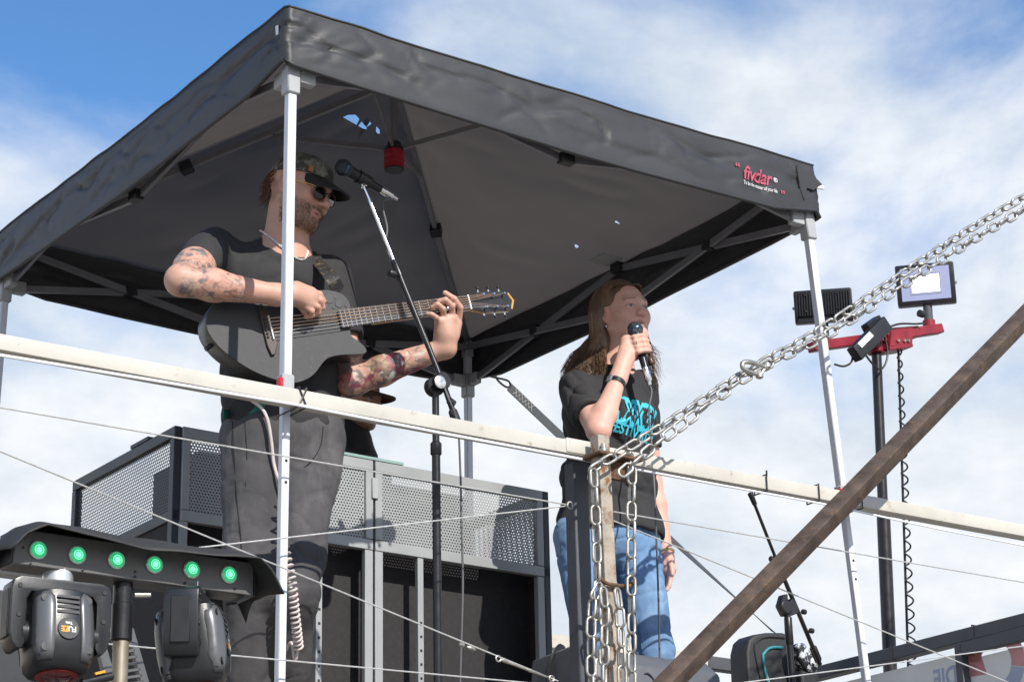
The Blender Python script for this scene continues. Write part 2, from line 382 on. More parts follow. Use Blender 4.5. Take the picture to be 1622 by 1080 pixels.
# ------------------------------------------------------------------ rusty post, chains, shackle, beam
po = empty('rusty_post', W(1.012, -.13, DECK), 'worn rusty square post with brackets, hung with chains at the railing', 'post')
PU, PV = .972, -.135
def pu_at(z):  # the post leans a little
    return PU+(3.56-z)*.02
q0, q1 = W(pu_at(DECK), PV, DECK-.05), W(pu_at(3.555), PV, 3.555)
MB().bar(q0, q1, .042, .042, E2).build('tube', m_rustpost, po, bevel=.003)
MB().box(W(PU, PV, 3.553), (E1, E2, EZ), (.013, .013, .0045)).build('tube_mouth', m_blk, po)
MB().wbox(PU-.035, PU+.125, PV-.045, PV+.045, 3.488, 3.498).build('bracket_plate', m_rustb, po, bevel=.002)
MB().wbox(PU+.024, PU+.095, PV-.01, PV+.004, 3.43, 3.487).build('bracket_web', m_rustb, po, bevel=.002)
for u, v in ((PU-.012, PV-.032), (PU+.085, PV-.032)):
    MB().lathe(W(u, v, 3.47), EZ, [(.005, 0), (.005, .028), (.011, .029), (.011, .037), (.007, .038), (.007, .052)], 12).build('bolt', m_zinc, po)
MB().tube(curve([W(PU-.05, PV-.03, 3.135), W(PU-.03, PV-.032, 3.115), W(PU+.0, PV-.034, 3.108), W(PU+.06, PV-.034, 3.112), W(PU+.078, PV-.03, 3.128)], 12), .006, 8).build('hook_bar', m_rustb, po)

LN = 20
def link_geo(L=.066, Wd=.036, r=.0047, sides=6):
    h = L/2-Wd/2; w = Wd/2-r; pts = []
    for i in range(LN//2): t = -math.pi/2+math.pi*i/(LN//2-1); pts.append((h+w*math.cos(t), w*math.sin(t), 0))
    for i in range(LN//2): t = math.pi/2+math.pi*i/(LN//2-1); pts.append((-h+w*math.cos(t), w*math.sin(t), 0))
    mb = MB().tube(pts, r, sides, closed=True); me = bpy.data.meshes.new('link'); me.from_pydata(mb.V, [], mb.F); me.shade_smooth(); me.materials.append(m_zinc); return me
LINK = link_geo()
PITCHL = .066-2*.0047-.0018
def chain(path, label, start_twist=0., group='steel chains at the railing post', twist_noise=.25):
    path = np.asarray(path, float); seg = np.linalg.norm(np.diff(path, axis=0), axis=1); s = np.concatenate([[0], np.cumsum(seg)])
    n = int(s[-1]//PITCHL); root = empty('steel_chain', path[np.argmin(path[:, 2])], label, 'chain', group); L0 = np.array(root.location)
    pt = lambda x: np.array([np.interp(x, s, path[:, k]) for k in range(3)])
    for i in range(n):
        a, b = pt(i*PITCHL), pt((i+1)*PITCHL); d, sd, up = frame(b-a, E2 if abs((b-a)[2]) > .6*np.linalg.norm(b-a) else EZ)
        tw = start_twist+(math.pi/2 if i % 2 else 0)+random.uniform(-twist_noise, twist_noise)
        y = sd*math.cos(tw)+up*math.sin(tw); z = np.cross(d, y); c = (a+b)/2-L0
        o = bpy.data.objects.new('link', LINK); COL.objects.link(o); o.parent = root
        o.matrix_local = Matrix(((d[0], y[0], z[0], c[0]), (d[1], y[1], z[1], c[1]), (d[2], y[2], z[2], c[2]), (0, 0, 0, 1)))
CV = -.185
b0, b1 = rp(1030, 1111, -.32), rp(1700, 424, -.32); dd = nrm(b1-b0); b1 = b0+dd*((4.42-uvz(b0)[0])/(dd@E1)); b0 = b0-dd*.15
BTIP = b1-dd*.04
def cp(*q, v=CV): return [rp(x, y, v) for x, y in q]
chain(curve(cp((934, 745), (990, 712), (1060, 668), (1192, 583), (1300, 522), (1450, 420), (1622, 312))+[BTIP], 70), 'upper of two taut chains rising from the post to upper right', .9)
chain(curve(cp((982, 752), (1035, 707), (1080, 672), (1196, 588), (1310, 530), (1460, 432), (1622, 332), v=CV-.02)+[BTIP-EZ*.05], 70), 'lower of two taut chains rising from the post to upper right', .3)
chain(curve(cp((940, 742), (944, 830), (947, 940), (950, 1120)), 40), 'long chain hanging straight down the front of the rusty post', 0)
chain(curve(cp((1001, 738), (1000, 830), (1000, 940), (1001, 1120)), 40), 'long chain hanging free just right of the rusty post', 0)
chain(curve(cp((951, 925), (940, 942), (936, 1000), (937, 1120)), 40), 'short chain hooked at mid post, leftmost of the lower bundle', 0)
chain(curve(cp((955, 930), (958, 960), (957, 1020), (958, 1120), v=CV-.02), 40), 'short chain hooked at mid post, hanging over the post face', .4)
chain(curve(cp((977, 932), (981, 960), (984, 1020), (987, 1120), v=CV-.02), 40), 'short chain hooked just right of the post, inside the long free chain', .1)
sh = empty('shackle', rp(1195, 583, CV), 'thick steel bow shackle joining the two rising chains', 'shackle')
SHP = np.array([rp(1214, 583, CV-.03), rp(1200, 577, CV-.035), rp(1184, 573, CV-.04), rp(1176, 576, CV-.04), rp(1178, 584, CV-.04), rp(1190, 590, CV-.035), rp(1203, 593, CV-.03)])
MB().tube(curve(SHP, 30), .0075, 10).build('bow', m_zinc, sh)
MB().tube([rp(1216, 577, CV-.03), rp(1201, 598, CV-.03)], .0055, 8).build('pin', m_zinc, sh)
for q in ((1215, 579), (1203, 595)):
    c = rp(*q, CV-.03); MB().lathe(c-EZ*.009, EZ, [(.007, 0), (.012, .003), (.012, .015), (.007, .018)], 12).build('pin_boss', m_zinc, sh)
bm_ = MB(); bc_m = (b0+b1)/2; vp = CAM-bc_m; vp = nrm(vp-dd*(vp@dd)); wd = np.cross(dd, vp); wd = wd if wd[2] < 0 else -wd
bm_.box(bc_m, (dd, nrm(.78*vp-.62*wd), nrm(.62*vp+.78*wd)), (np.linalg.norm(b1-b0)/2, .0255, .0255))
tag(bm_.build('rusty_beam', m_rust, bevel=.004, seg=2), 'long rusty brown steel beam slanting up to the right edge', 'beam')
# ================================================================== GAZEBO
gz = empty('pop_up_gazebo', W(1, 1, DECK), 'black pop-up gazebo with silver legs sheltering the performers', 'gazebo')
feet = {(0, 0): (-.003, 0), (2, 0): (2.135, 0), (2, 2): (1.985, 2.0), (0, 2): (-.03, 2.0)}
for (u, v), (fu, fv) in feet.items():
    top, bot = W(u+(.012 if u == 0 else -.012), v+(.012 if v == 0 else -.012), 4.69), W(fu, fv, DECK+.012)
    dn = nrm(bot-top); spl = lambda z: top+dn*((4.69-z)/-dn[2])
    lg = MB().bar(spl(3.59), top, .027, .027, E2).build('leg', m_alu_p, gz, bevel=.003)
    MB().bar(bot, spl(3.585), .0235, .0235, E2).build('lower_tube', m_alu_p, lg, bevel=.003)
    MB().bar(spl(3.542), spl(3.605), .038, .038, E2).build('height_lock', m_plast, lg, bevel=.004)
    c = spl(3.575)-E1*.024-E2*.012
    MB().bar(c-EZ*.016, c+EZ*.016, .012, .024, E2).build('lock_button', m_redp, lg, bevel=.004)
    for z_ in (3.36, 3.30): MB().lathe(spl(z_)-E2*.0119, -E2, [(.0045, 0), (.0042, .0012), (.002, .002)], 10).build('snap_button', m_blk, lg)
    MB().box(bot-EZ*.005, (E1, E2, EZ), (.045, .045, .006)).build('foot_plate', m_alu, lg)
    MB().bar(spl(4.45), spl(4.545), .042, .042, E2).build('slider', m_plast, lg, bevel=.004)
    MB().bar(spl(4.62), spl(4.675), .038, .038, E2).build('corner_cap', m_plast, lg, bevel=.004)
    su, sv = (1 if u == 0 else -1), (1 if v == 0 else -1)
    s0 = spl(4.515)
    MB().bar(s0+E1*su*.022, s0+E1*su*.075, .03, .045, EZ).build('slider_arm', m_plast, lg, bevel=.003)
    MB().bar(s0+E2*sv*.022, s0+E2*sv*.075, .03, .045, EZ).build('slider_arm', m_plast, lg, bevel=.003)
APEX = 5.20
def rod(p, q, w=.013, h=.026, m=m_truss): return MB().bar(p, q, w, h).build('truss_bar', m, gz, bevel=.0015)
def knuckle(c, d, l=.045): return MB().bar(c-nrm(d)*l/2, c+nrm(d)*l/2, .034, .036).build('truss_joint', m_blk, gz, bevel=.003)
corners = [(0, 0), (2, 0), (2, 2), (0, 2)]
for i in range(4):
    a, b = np.array(corners[i], float), np.array(corners[(i+1) % 4], float); mid = (a+b)/2; inw = nrm(np.array([1, 1])-mid)
    nin = E1*inw[0]+E2*inw[1]
    for c in (a, b):
        t = nrm(mid-c)*.075; base = E1*0
        lo = W(*(c+t), 4.515); hi = W(*(c+t*.5), 4.655); mh = W(*mid, 4.675); ml = W(*mid, 4.50)
        rod(lo+nin*.012, mh+nin*.012); rod(hi+nin*.028, ml+nin*.028)
        # where the two cross
        A1, B1, A2, B2 = uvz(lo), uvz(mh), uvz(hi), uvz(ml); f = (A2[2]-A1[2])/((B1[2]-A1[2])-(B2[2]-A2[2])+1e-9)
        f = min(.62, max(.38, f)); knuckle(lo+(mh-lo)*f+nin*.02, mh-lo)
    knuckle(W(*mid, 4.675)+nin*.02, E1 if i % 2 == 0 else E2, .05); knuckle(W(*mid, 4.50)+nin*.02, E1 if i % 2 == 0 else E2, .05)
    MB().box(W(*mid, 4.697)+nin*.075, (E1, E2, EZ), (.045, .045, .003)).build('fabric_pad', m_plast, gz)
    # hip rafter of the corner
    cn = W(*a, 4.68); ap = W(1, 1, APEX-.03); mdp = cn+(ap-cn)*.47
    rod(cn, mdp, .022, .026); rod(mdp, ap, .017, .021)
    hb = W(1, 1, 4.915)+nrm(cn-ap)*[1, 1, 0]*.03; rod(hb, ap+(cn-ap)*.31-EZ*.02, .011, .018)
    MB().bar(mdp-nrm(ap-cn)*.025, mdp+nrm(ap-cn)*.02, .042, .042).build('truss_joint', m_blk, gz, bevel=.004)
MB().tube([W(1, 1, 4.905), W(1, 1, APEX-.02)], .014, 12).build('centre_pole', m_truss, gz)
hub = MB().lathe(W(1, 1, 4.832), EZ, [(.030, .0), (.036, .003), (.036, .018), (.034, .02), (.036, .022), (.036, .04), (.034, .042), (.036, .044), (.036, .066), (.033, .07)], 28).build('centre_hub', M('hub_red', (.42, .012, .03), .4, var=.15), gz)
MB().lathe(W(1, 1, 4.829), EZ, [(.0335, 0), (.035, .004)], 28).build('hub_cap', m_blk, hub)
MB().lathe(W(1, 1, 4.903), EZ, [(.034, 0), (.030, .012), (.024, .014), (.024, .03)], 18).build('hub_collar', m_blk, hub)

# canopy: rings of points from the hem up the valance and over the roof
NT = 150
ring_t = np.arange(4*NT)
def perim(off):
    P = []
    for i in range(4):
        a, b = np.array(corners[i], float), np.array(corners[(i+1) % 4], float)
        for k in range(NT): P.append(a+(b-a)*k/NT)
    P = np.array(P); C0 = np.array([1., 1.]); d = P-C0
    return C0+d*(1+off)
rows = []; kinds = []
NVAL, NROOF = 22, 46
side = ring_t//NT; tt = (ring_t % NT)/NT
HEM = np.interp(tt, [0, .12, .5, .9, 1], [4.53, 4.52, 4.505, 4.515, 4.55])
topz = 4.715+.010*np.sin(tt*math.pi)*(-1)
for j in range(NVAL):
    f = j/(NVAL-1); P = perim(.022+.010*f-.016*f*f)
    z = HEM+(topz-HEM)*f
    rows.append(np.column_stack([P, z])); kinds.append(f)
for j in range(1, NROOF+1):
    f = j/NROOF; P = perim(0.016); P = 1+(P-1)*(1-f*.985)
    edge = np.abs(tt-.5)*2                                  # 1 at the hips, 0 mid side
    sag = .045*np.sin(math.pi*f)*(1-edge**2)
    z = topz+(APEX+.012-topz)*f-sag
    rows.append(np.column_stack([P, z])); kinds.append(1+f)
G = np.array(rows); nr, nc = G.shape[:2]
# folds: displacement across the valance and over the roof
pts = G.reshape(-1, 3); kk = np.repeat(kinds, nc); tcol = np.tile(tt, nr); scol = np.tile(side, nr)
al = np.where(scol % 2 == 0, pts[:, 0], pts[:, 1])
def crease(p, sd, w=.13): n_ = vnoise(p, sd); return -np.exp(-(n_/w)**2)+.35*n_
zr = (pts[:, 2]-4.5)
wob = .10*fbm(np.column_stack([al*4, zr*7, scol*3.]), 3, 2)
r1_ = crease(np.column_stack([al*1.5+wob*4, zr*14+al*1.1+wob*6, scol*7.3]), 3, .16)      # long shallow folds along the edge
r2_ = crease(np.column_stack([al*5+zr*10+wob*10, zr*13-al*4+wob*8, scol*3.1]), 9, .11)
r3_ = crease(np.column_stack([al*15-zr*14+wob*20, zr*24+al*7+wob*16, scol*5.7]), 17, .10)*np.clip(fbm(np.column_stack([al*5, zr*6, scol*2.]), 2, 33)*2+.4, 0, 1)
valw = np.clip(1.1-np.abs(kk-.55)*2.3, 0, 1)*(kk <= 1.03)
dc_ = np.minimum(tcol, 1-tcol)*2
crn = np.exp(-(dc_/.17)**2)
rad_ = crease(np.column_stack([np.arctan2(zr-.03, dc_+.02)*6.5, scol*4.1+(tcol > .5)*7.7, np.zeros_like(al)]), 21)   # folds fanning out of the corners
disp = valw*(.0085*r1_+.0070*r2_+.0042*r3_+.011*crn*rad_)+.006
out2 = np.where((scol % 2 == 0)[:, None], np.column_stack([np.zeros_like(al), np.sign(pts[:, 1]-1)]), np.column_stack([np.sign(pts[:, 0]-1), np.zeros_like(al)]))
pts[:, :2] += out2*disp[:, None]
roofw = np.clip((kk-1)*5, 0, 1)*(kk < 1.97)*(1-.7*np.clip((np.abs(tcol-.5)*2)**6, 0, 1))
pts[:, 2] += roofw*(.010*fbm(np.column_stack([pts[:, 0]*3, pts[:, 1]*3, kk*0]), 3, 2)+.0035*(1-np.abs(vnoise(np.column_stack([(pts[:, 0]+pts[:, 1])*7, (pts[:, 0]-pts[:, 1])*3, kk*0]), 4))*2))
top_w = np.exp(-((kk-1.0)/.10)**2); pts[:, 2] += top_w*.0035*vnoise(np.column_stack([al*9, scol*3., kk*0]), 12)
hem_w = np.exp(-(kk/.12)**2)*(kk < 1); pts[:, 2] += hem_w*.002*vnoise(np.column_stack([al*4, scol*3., kk*0]), 14)
WP = ORG+pts[:, :1]*E1+pts[:, 1:2]*E2+pts[:, 2:]*EZ
faces = [(j*nc+i, j*nc+(i+1) % nc, (j+1)*nc+(i+1) % nc, (j+1)*nc+i) for j in range(nr-1) for i in range(nc)]
faces.append(tuple((nr-1)*nc+i for i in range(nc)))
def inside(p, poly):
    poly = np.asarray(poly, float); c = False; n = len(poly)
    for i in range(n):
        a, b = poly[i], poly[i-1]
        if (a[1] > p[1]) != (b[1] > p[1]) and p[0] < (b[0]-a[0])*(p[1]-a[1])/(b[1]-a[1])+a[0]: c = not c
    return c
PX = pix(WP)
vents = [[(538, 183), (563, 182), (584, 206), (575, 204)], [(585, 193), (594, 198), (607, 212), (598, 212)]]
hol = [[(978+4.2*math.cos(t), 352+3.6*math.sin(t)) for t in np.linspace(0, 6.28, 12, endpoint=False)], [(913+3.6*math.cos(t), 390+3.2*math.sin(t)) for t in np.linspace(0, 6.28, 12, endpoint=False)]]
keep = []; cutf = []
for f in faces:
    c = PX[list(f)].mean(0)
    k_ = None
    if len(f) == 4 and f[0]//nc >= NVAL:
        for hi_, h_ in enumerate(vents+hol):
            if inside(c, h_) or (hi_ > 1 and inside(np.array(h_).mean(0), PX[list(f)])): k_ = h_; break
    if k_ is None: keep.append(f)
    else: cutf.append((f, k_))
kv = set(i for f in keep for i in f)
def near_edge(p, poly):
    best = None; poly = np.asarray(poly, float)
    for i in range(len(poly)):
        a_, b_ = poly[i-1], poly[i]; t = np.clip((p-a_)@(b_-a_)/max(1e-9, (b_-a_)@(b_-a_)), 0, 1); q_ = a_+t*(b_-a_); d_ = np.linalg.norm(p-q_)
        if best is None or d_ < best[0]: best = (d_, q_)
    return best[1]
done = set()
for f, h_ in cutf:                                             # pull the torn edge onto the outline of the hole
    n_ = nrm(np.cross(WP[f[2]]-WP[f[0]], WP[f[3]]-WP[f[1]]))
    for i in f:
        if i in kv and i not in done:
            done.add(i); q_ = near_edge(PX[i], h_); WP[i] = onplane(q_[0], q_[1], WP[i].copy(), n_)
def fabric(name, col, rough, trans, weave=900, bump=.12):
    m = M(name, col, rough, var=.10, scale=3, bump=bump, bscale=weave, trans=trans, tcol=(.15, .126, .112)); return m
m_canopy = fabric('canopy_polyester', (.062, .061, .062), .48, .32); m_val = M('valance_polyester', (.036, .036, .038), .46, var=.12, scale=5, bump=.15, bscale=900, trans=.04)
mbc = MB(); mbc.add(WP, keep); canopy = mbc.build('canopy', [m_canopy, m_val], gz, smooth=180, recalc=False)
for p_ in canopy.data.polygons:
    if p_.vertices[0]//nc < NVAL-1: p_.material_index = 1
CBVH = BVHTree.FromPolygons([Vector(p) for p in WP], keep)
# hem band, a rolled edge along the valance
hemp = WP[:nc]
hm = MB(); hm.tube(hemp-EZ*.004, .0075, 8, closed=True); hm.build('hem', m_val, canopy, smooth=180)
seam = WP[(NVAL-1)*nc:NVAL*nc]
sm = MB(); sm.tube(seam+EZ*.001, .0035, 6, closed=True); sm.build('edge_seam', m_val, canopy, smooth=180)
# white corner tabs (velcro and light reflecting labels)
def sticker(name, quad, mat, v=-.1, lift=.006):
    P = [rp(*q, v) for q in quad]; out = []
    for p in P:
        d = nrm(p-CAM); h = CBVH.ray_cast(Vector(CAM), Vector(d)); loc = np.array(h[0]) if h[0] else p
        out.append(loc-d*lift)
    MB().prism(out, nrm(out[0]-CAM)*.002).build(name, mat, canopy)
m_label = M('white_label', (.8, .8, .8), .5, var=.03)
sticker('corner_label', [(436, 42), (441, 40), (441, 54), (437, 57)], m_label)
tabp = rp(1299, 296, .03)
MB().prism([rp(x, y, -.035) for x, y in ((1262, 262), (1270, 258), (1284, 272), (1303, 292), (1289, 302), (1279, 298), (1275, 318), (1268, 300))], E2*.02).build('corner_flap', m_val, canopy, bevel=.002)
MB().bar(rp(1290, 296, -.03), rp(1305, 298, -.03), .008, .013).build('flap_label', m_label, canopy, bevel=.003)
# printed name on the front valance
def print_on(bvh, txt, c, xdir, zdir, out, size, mat, parent, name, offset=0., shear=0., lift=.004, xs=1.):
    V, F = text_mesh(txt, size, offset, shear); P = []; ok = []
    for p in V:
        w = np.asarray(c)+xdir*p[0]*xs+zdir*p[1]; h = bvh.ray_cast(Vector(w+out*.25), Vector(-out), .6)
        P.append((np.array(h[0]) if h[0] else w)+out*lift); ok.append(bool(h[0]))
    F = [f for f in F if all(ok[i] for i in f)]
    return MB().add(P, F).build(name, mat, parent, smooth=0, recalc=False)
m_pink = M('print_pink', (.42, .07, .12), .6, var=.05); m_wprint = M('print_white', (.6, .6, .6), .6, var=.03)
lc = uvz(rp(1203, 284, -.03)); lz = 4.585
print_on(CBVH, 'fivdar', W(lc[0]-.01, 0, lz), E1, EZ, -E2, .068, m_pink, canopy, 'brand_print', .0015, .25, xs=.76)
print_on(CBVH, '“', W(lc[0]-.090, 0, lz+.018), E1, EZ, -E2, .045, m_pink, canopy, 'brand_print', .001)
print_on(CBVH, '”', W(lc[0]+.098, 0, lz-.038), E1, EZ, -E2, .045, m_pink, canopy, 'brand_print', .001)
print_on(CBVH, 'To be the master of your life', W(lc[0]+.0, 0, lz-.022), E1, EZ, -E2, .020, m_wprint, canopy, 'slogan_print', .0002, .2, xs=.62)
print_on(CBVH, '®', W(lc[0]+.068, 0, lz+.016), E1, EZ, -E2, .022, m_wprint, canopy, 'mark_print', .0004)
# tie-down strap with hook at the far corner
st = empty('ratchet_strap', W(3.5, 2.0, DECK), 'grey tie-down strap with steel hook running from the canopy behind the singer', 'strap')
S0, S1 = rp(806, 612, 1.97), rp(1226, 1001, 1.97); n = 16; t = np.linspace(0, 1, n)
sd = nrm(S1-S0); wv = nrm(np.cross(sd, E2))
MB().ribbon([S0+(S1-S0)*x-EZ*.01*math.sin(math.pi*x) for x in t], [(wv*math.cos(R(8+62*max(0, (x-.35)*1.3)))+E2*math.sin(R(8+62*max(0, (x-.35)*1.3))))*.044 for x in t], .003).build('webbing', M('strap_webbing', (.055, .06, .065), .75, var=.15, scale=90, bump=.4, bscale=400), st)
m_thread = M('pale_thread', (.55, .53, .46), .8)
zz = [S0+sd*(.03+.018*i)+wv*(.014 if i % 2 else -.014)-E2*.003 for i in range(7)]; z2 = [S0+sd*(.03+.018*i)-wv*(.014 if i % 2 else -.014)-E2*.003 for i in range(7)]
MB().tube(zz, .0013, 5).tube(z2, .0013, 5).build('stitching', m_thread, st)
H0 = rp(784, 590, 1.97)
MB().tube(curve([H0+EZ*.015, rp(787, 600, 1.97), rp(800, 612, 1.97), rp(808, 612, 1.97), rp(806, 604, 1.97), rp(795, 600, 1.97), rp(777, 596, 1.97), rp(775, 591, 1.97)], 30), .0042, 8).build('hook', m_blkm, st)
MB().tube([H0+EZ*.015, W(*uvz(H0)[:2], 4.60)], .004, 6).build('hook_eye', m_blkm, st)
# ================================================================== EQUIPMENT
m_booth = M('booth_silver', (.35, .365, .37), .40, .25, var=.06, scale=6)
m_boothdark = M('booth_dark', (.050, .055, .063), .42, .3, var=.1, scale=8)
m_cloth = M('black_carpet', (.024, .022, .024), .85, var=.25, scale=60, bump=.5, bscale=350)
# ------------------------------------------------------------------ DJ booth
BV, BT = .93, 3.735
booth = empty('dj_booth', W(.85, BV, DECK), 'grey metal DJ booth with perforated top panels and black lower panels', 'DJ booth')
def booth_p(a, b):
    MB().wbox(*a).build(b, m_booth, booth)
def perf(u0, u1, z0, z1, fn, mat, name, pitch=.0106, hole=.0030, th=.0015):
    """a sheet with real round holes in staggered rows; fn(s, z) gives the point"""
    nu, nz = int((u1-u0)/pitch), int((z1-z0)/(pitch*.87)); V, F = [], []; pz = (z1-z0)/nz; pu = (u1-u0)/nu
    for j in range(nz):
        sh = (j % 2)*.5
        for i in range(nu-(j % 2)):
            cx, cz = u0+(i+.5+sh)*pu, z0+(j+.5)*pz; o = len(V)
            for k in range(8):
                t = math.pi/8+k*math.pi/4; x, z = math.cos(t), math.sin(t); mxx = max(abs(x)/1, abs(z)/1)
                V.append(fn(cx+hole*x, cz+hole*z))
            for (x, z) in ((.5, .207), (.207, .5), (-.207, .5), (-.5, .207), (-.5, -.207), (-.207, -.5), (.207, -.5), (.5, -.207)):
                V.append(fn(cx+pu*x, cz+pz*z))
            for k in range(8): F.append((o+k, o+(k+1) % 8, o+8+(k+1) % 8, o+8+k))
            for (x, z, a, b) in ((.5, .5, 0, 1), (-.5, .5, 2, 3), (-.5, -.5, 4, 5), (.5, -.5, 6, 7)):
                V.append(fn(cx+pu*x, cz+pz*z)); F.append((o+8+a, len(V)-1, o+8+b))
        if j % 2:
            for x0 in (u0, u1-pu/2): 
                o = len(V); V += [fn(x0, z0+j*pz), fn(x0+pu/2, z0+j*pz), fn(x0+pu/2, z0+(j+1)*pz), fn(x0, z0+(j+1)*pz)]; F.append((o, o+1, o+2, o+3))
    o = MB().add(V, F).build(name, mat, booth, smooth=0, recalc=False); return o
# front: panels along u.  measured edges of the frames
us = [uvz(rp(x, 800, BV))[0] for x in (283, 590, 857)]
uL, uM, uR = us[0], us[1], us[2]
ZB = BT-.265
def fr_panel(u0, u1, m):
    p = MB().wbox(u0, u1, BV-.012, BV+.012, BT-.035, BT).build('frame_bar', m, booth, bevel=.002)
    MB().wbox(u0, u1, BV-.012, BV+.012, ZB-.035, ZB).build('frame_bar', m, booth, bevel=.002)
    MB().wbox(u0, u0+.028, BV-.0125, BV+.0125, ZB+.001, BT-.036).build('frame_bar', m, booth, bevel=.002)
    MB().wbox(u1-.028, u1, BV-.0125, BV+.0125, ZB+.001, BT-.036).build('frame_bar', m, booth, bevel=.002)
    perf(u0+.029, u1-.029, ZB+.001, BT-.036, lambda s, z: W(s, BV-.002, z), m, 'perforated_panel')
fr_panel(uL+.002, uM-.004, m_booth); fr_panel(uM+.004, uR, m_booth)
MB().wbox(uM-.012, uM+.012, BV-.020, BV-.0135, BT-.13, BT-.06).build('hinge', m_plast, booth, bevel=.002)
for u in (uM-.019, uM+.019, uL+.013, uR-.016): MB().wbox(u-.015, u+.015, BV-.011, BV+.011, DECK+.001, ZB-.036).build('upright', m_booth, booth, bevel=.002)
for px in (664, 504):
    u = uvz(rp(px, 900, BV))[0]; st_ = MB().wbox(u-.011, u+.011, BV-.009, BV+.009, DECK+.001, ZB-.036).build('rack_strip', m_booth, booth, bevel=.0015)
    for k in range(12): MB().wbox(u-.004, u+.004, BV-.0100, BV-.0092, 2.72+k*.045, 2.728+k*.045).build('strip_hole', m_blk, st_)
MB().wbox(uL+.03, uR-.002, BV+.085, BV+.095, DECK+.001, ZB-.01).build('lower_panel', m_cloth, booth)
# left wing of the booth, running back
uW = uL-.012; vW0, vW1 = BV-.006, BV+.72
for z0, z1 in ((BT-.035, BT), (ZB-.035, ZB)): MB().wbox(uW-.012, uW+.012, vW0, vW1, z0, z1).build('wing_frame_bar', m_boothdark, booth, bevel=.002)
for v in (vW0, vW1-.03): MB().wbox(uW-.0125, uW+.0125, v, v+.03, DECK+.001, BT-.036).build('wing_frame_bar', m_boothdark, booth, bevel=.002)
perf(vW0+.031, vW1-.031, ZB+.001, BT-.036, lambda s, z: W(uW-.002, s, z), m_boothdark, 'wing_panel', .0118, .0042)
MB().wbox(uW-.004, uW+.004, vW0+.031, vW1-.031, DECK+.001, ZB-.036).build('wing_lower_panel', m_cloth, booth)
MB().wbox(uW-.014, uW+.014, vW0+.18, vW0+.30, BT+.001, BT+.012).build('wing_latch', m_boothdark, booth)
# right wing and table top
uX = uR+.012
for z0, z1 in ((BT-.035, BT), (ZB-.035, ZB)): MB().wbox(uX-.012, uX+.012, BV-.012, vW1, z0, z1).build('wing_frame_bar', m_boothdark, booth, bevel=.002)
for v in (BV-.012, vW1-.03): MB().wbox(uX-.0125, uX+.0125, v, v+.03, DECK+.001, BT-.036).build('wing_frame_bar', m_boothdark, booth, bevel=.002)
perf(BV+.02, vW1-.031, ZB+.001, BT-.036, lambda s, z: W(uX-.002, s, z), m_boothdark, 'wing_panel', .0118, .0042)
MB().wbox(uX-.004, uX+.004, BV+.02, vW1-.031, DECK+.001, ZB-.036).build('wing_lower_panel', m_cloth, booth)
MB().wbox(uL+.03, uR-.03, BV+.1, vW1-.04, ZB-.03, ZB-.008).build('table_top', m_boothdark, booth, bevel=.002)
dm = empty('dj_equipment', W(uM, BV+.2, ZB-.007), 'dark DJ equipment on the booth table, added to block the sky behind the perforated panels', 'DJ equipment')
MB().wbox(uL+.12, uR-.23, BV+.115, BV+.42, ZB-.007, BT-.025).build('case', M('gear_black', (.022, .022, .024), .6, var=.2), dm, bevel=.006)  # tall block added close behind the panels so no sky shows through
for k_ in range(6): MB().lathe(W(uL+.22+.15*k_, BV+.2, BT-.025), EZ, [(.012, 0), (.010, .012), (.004, .014)], 12).build('knob', m_plast, dm)
tg = MB().wbox(uM-.2, uM+.115, BV-.01, BV+.16, BT+.003, BT+.012)
tag(tg.build('glass_shelf', M('green_glass', (.24, .36, .34), .12, var=.05), origin=W(uM, BV+.08, BT+.003)), 'thin green-edged glass plate lying on top of the DJ booth', 'glass plate')

# ------------------------------------------------------------------ lighting bar, moving heads, their pole
m_lamp = M('lamp_housing', (.125, .122, .12), .42, .2, var=.07, scale=20, bump=.12, bscale=500)
m_lens = M('green_lens', (.015, .16, .06), .10, emit=(.02, .50, .20), estr=.7, coat=.6, var=.3, scale=60)
m_lensc = M('green_core', (.2, .8, .45), .2, emit=(.22, .95, .52), estr=1.0)
m_lensr = M('lens_rim', (.55, .75, .62), .15, .2, coat=.6)
LV = -.47
BZ0, BZ1 = 2.845, 2.925
lb = empty('led_light_bar', W(-.62, LV, BZ0), 'black LED light bar with six glowing green lenses and a draped rain cover', 'light bar')
uA, uB = uvz(rp(22, 870, LV))[0], uvz(rp(402, 930, LV))[0]
zc = uvz(rp(210, 890, LV))[2]
BZ0, BZ1 = zc-.041, zc+.041
MB().wbox(uA, uB, LV, LV+.075, BZ0, BZ1).build('housing', m_lamp, lb, bevel=.003)
MB().wbox(uA-.004, uA-.001, LV+.004, LV+.071, BZ0+.004, BZ1-.004).build('end_cap', m_blk, lb)
MB().wbox(uB+.001, uB+.006, LV+.002, LV+.073, BZ0+.002, BZ1-.002).build('end_cap', m_blk, lb)
for px, py in ((60, 871), (122, 879), (184, 887), (244, 894), (303, 902), (362, 910)):
    c = rp(px, py, LV-.001)
    l = MB().lathe(c, -E2, [(.0212, 0), (.0212, .004), (.0185, .0062), (.0180, .004)], 24).build('lens', m_lensr, lb)
    MB().lathe(c-E2*.0035, -E2, [(.0178, 0), (.016, .0025), (.011, .0045), (.004, .0052)], 24).build('lens_glass', m_lens, l)
    th = np.linspace(0, 2*math.pi, 18, endpoint=False)
    MB().tube([c-E2*.0085+.0105*(E1*math.cos(x)+EZ*math.sin(x)) for x in th], .0010, 6, closed=True).build('lens_ring', m_lensc, l)
    MB().lathe(c-E2*.0080, -E2, [(.0075, 0), (.006, .002), (.001, .003)], 14).build('diode', m_lensc, l)
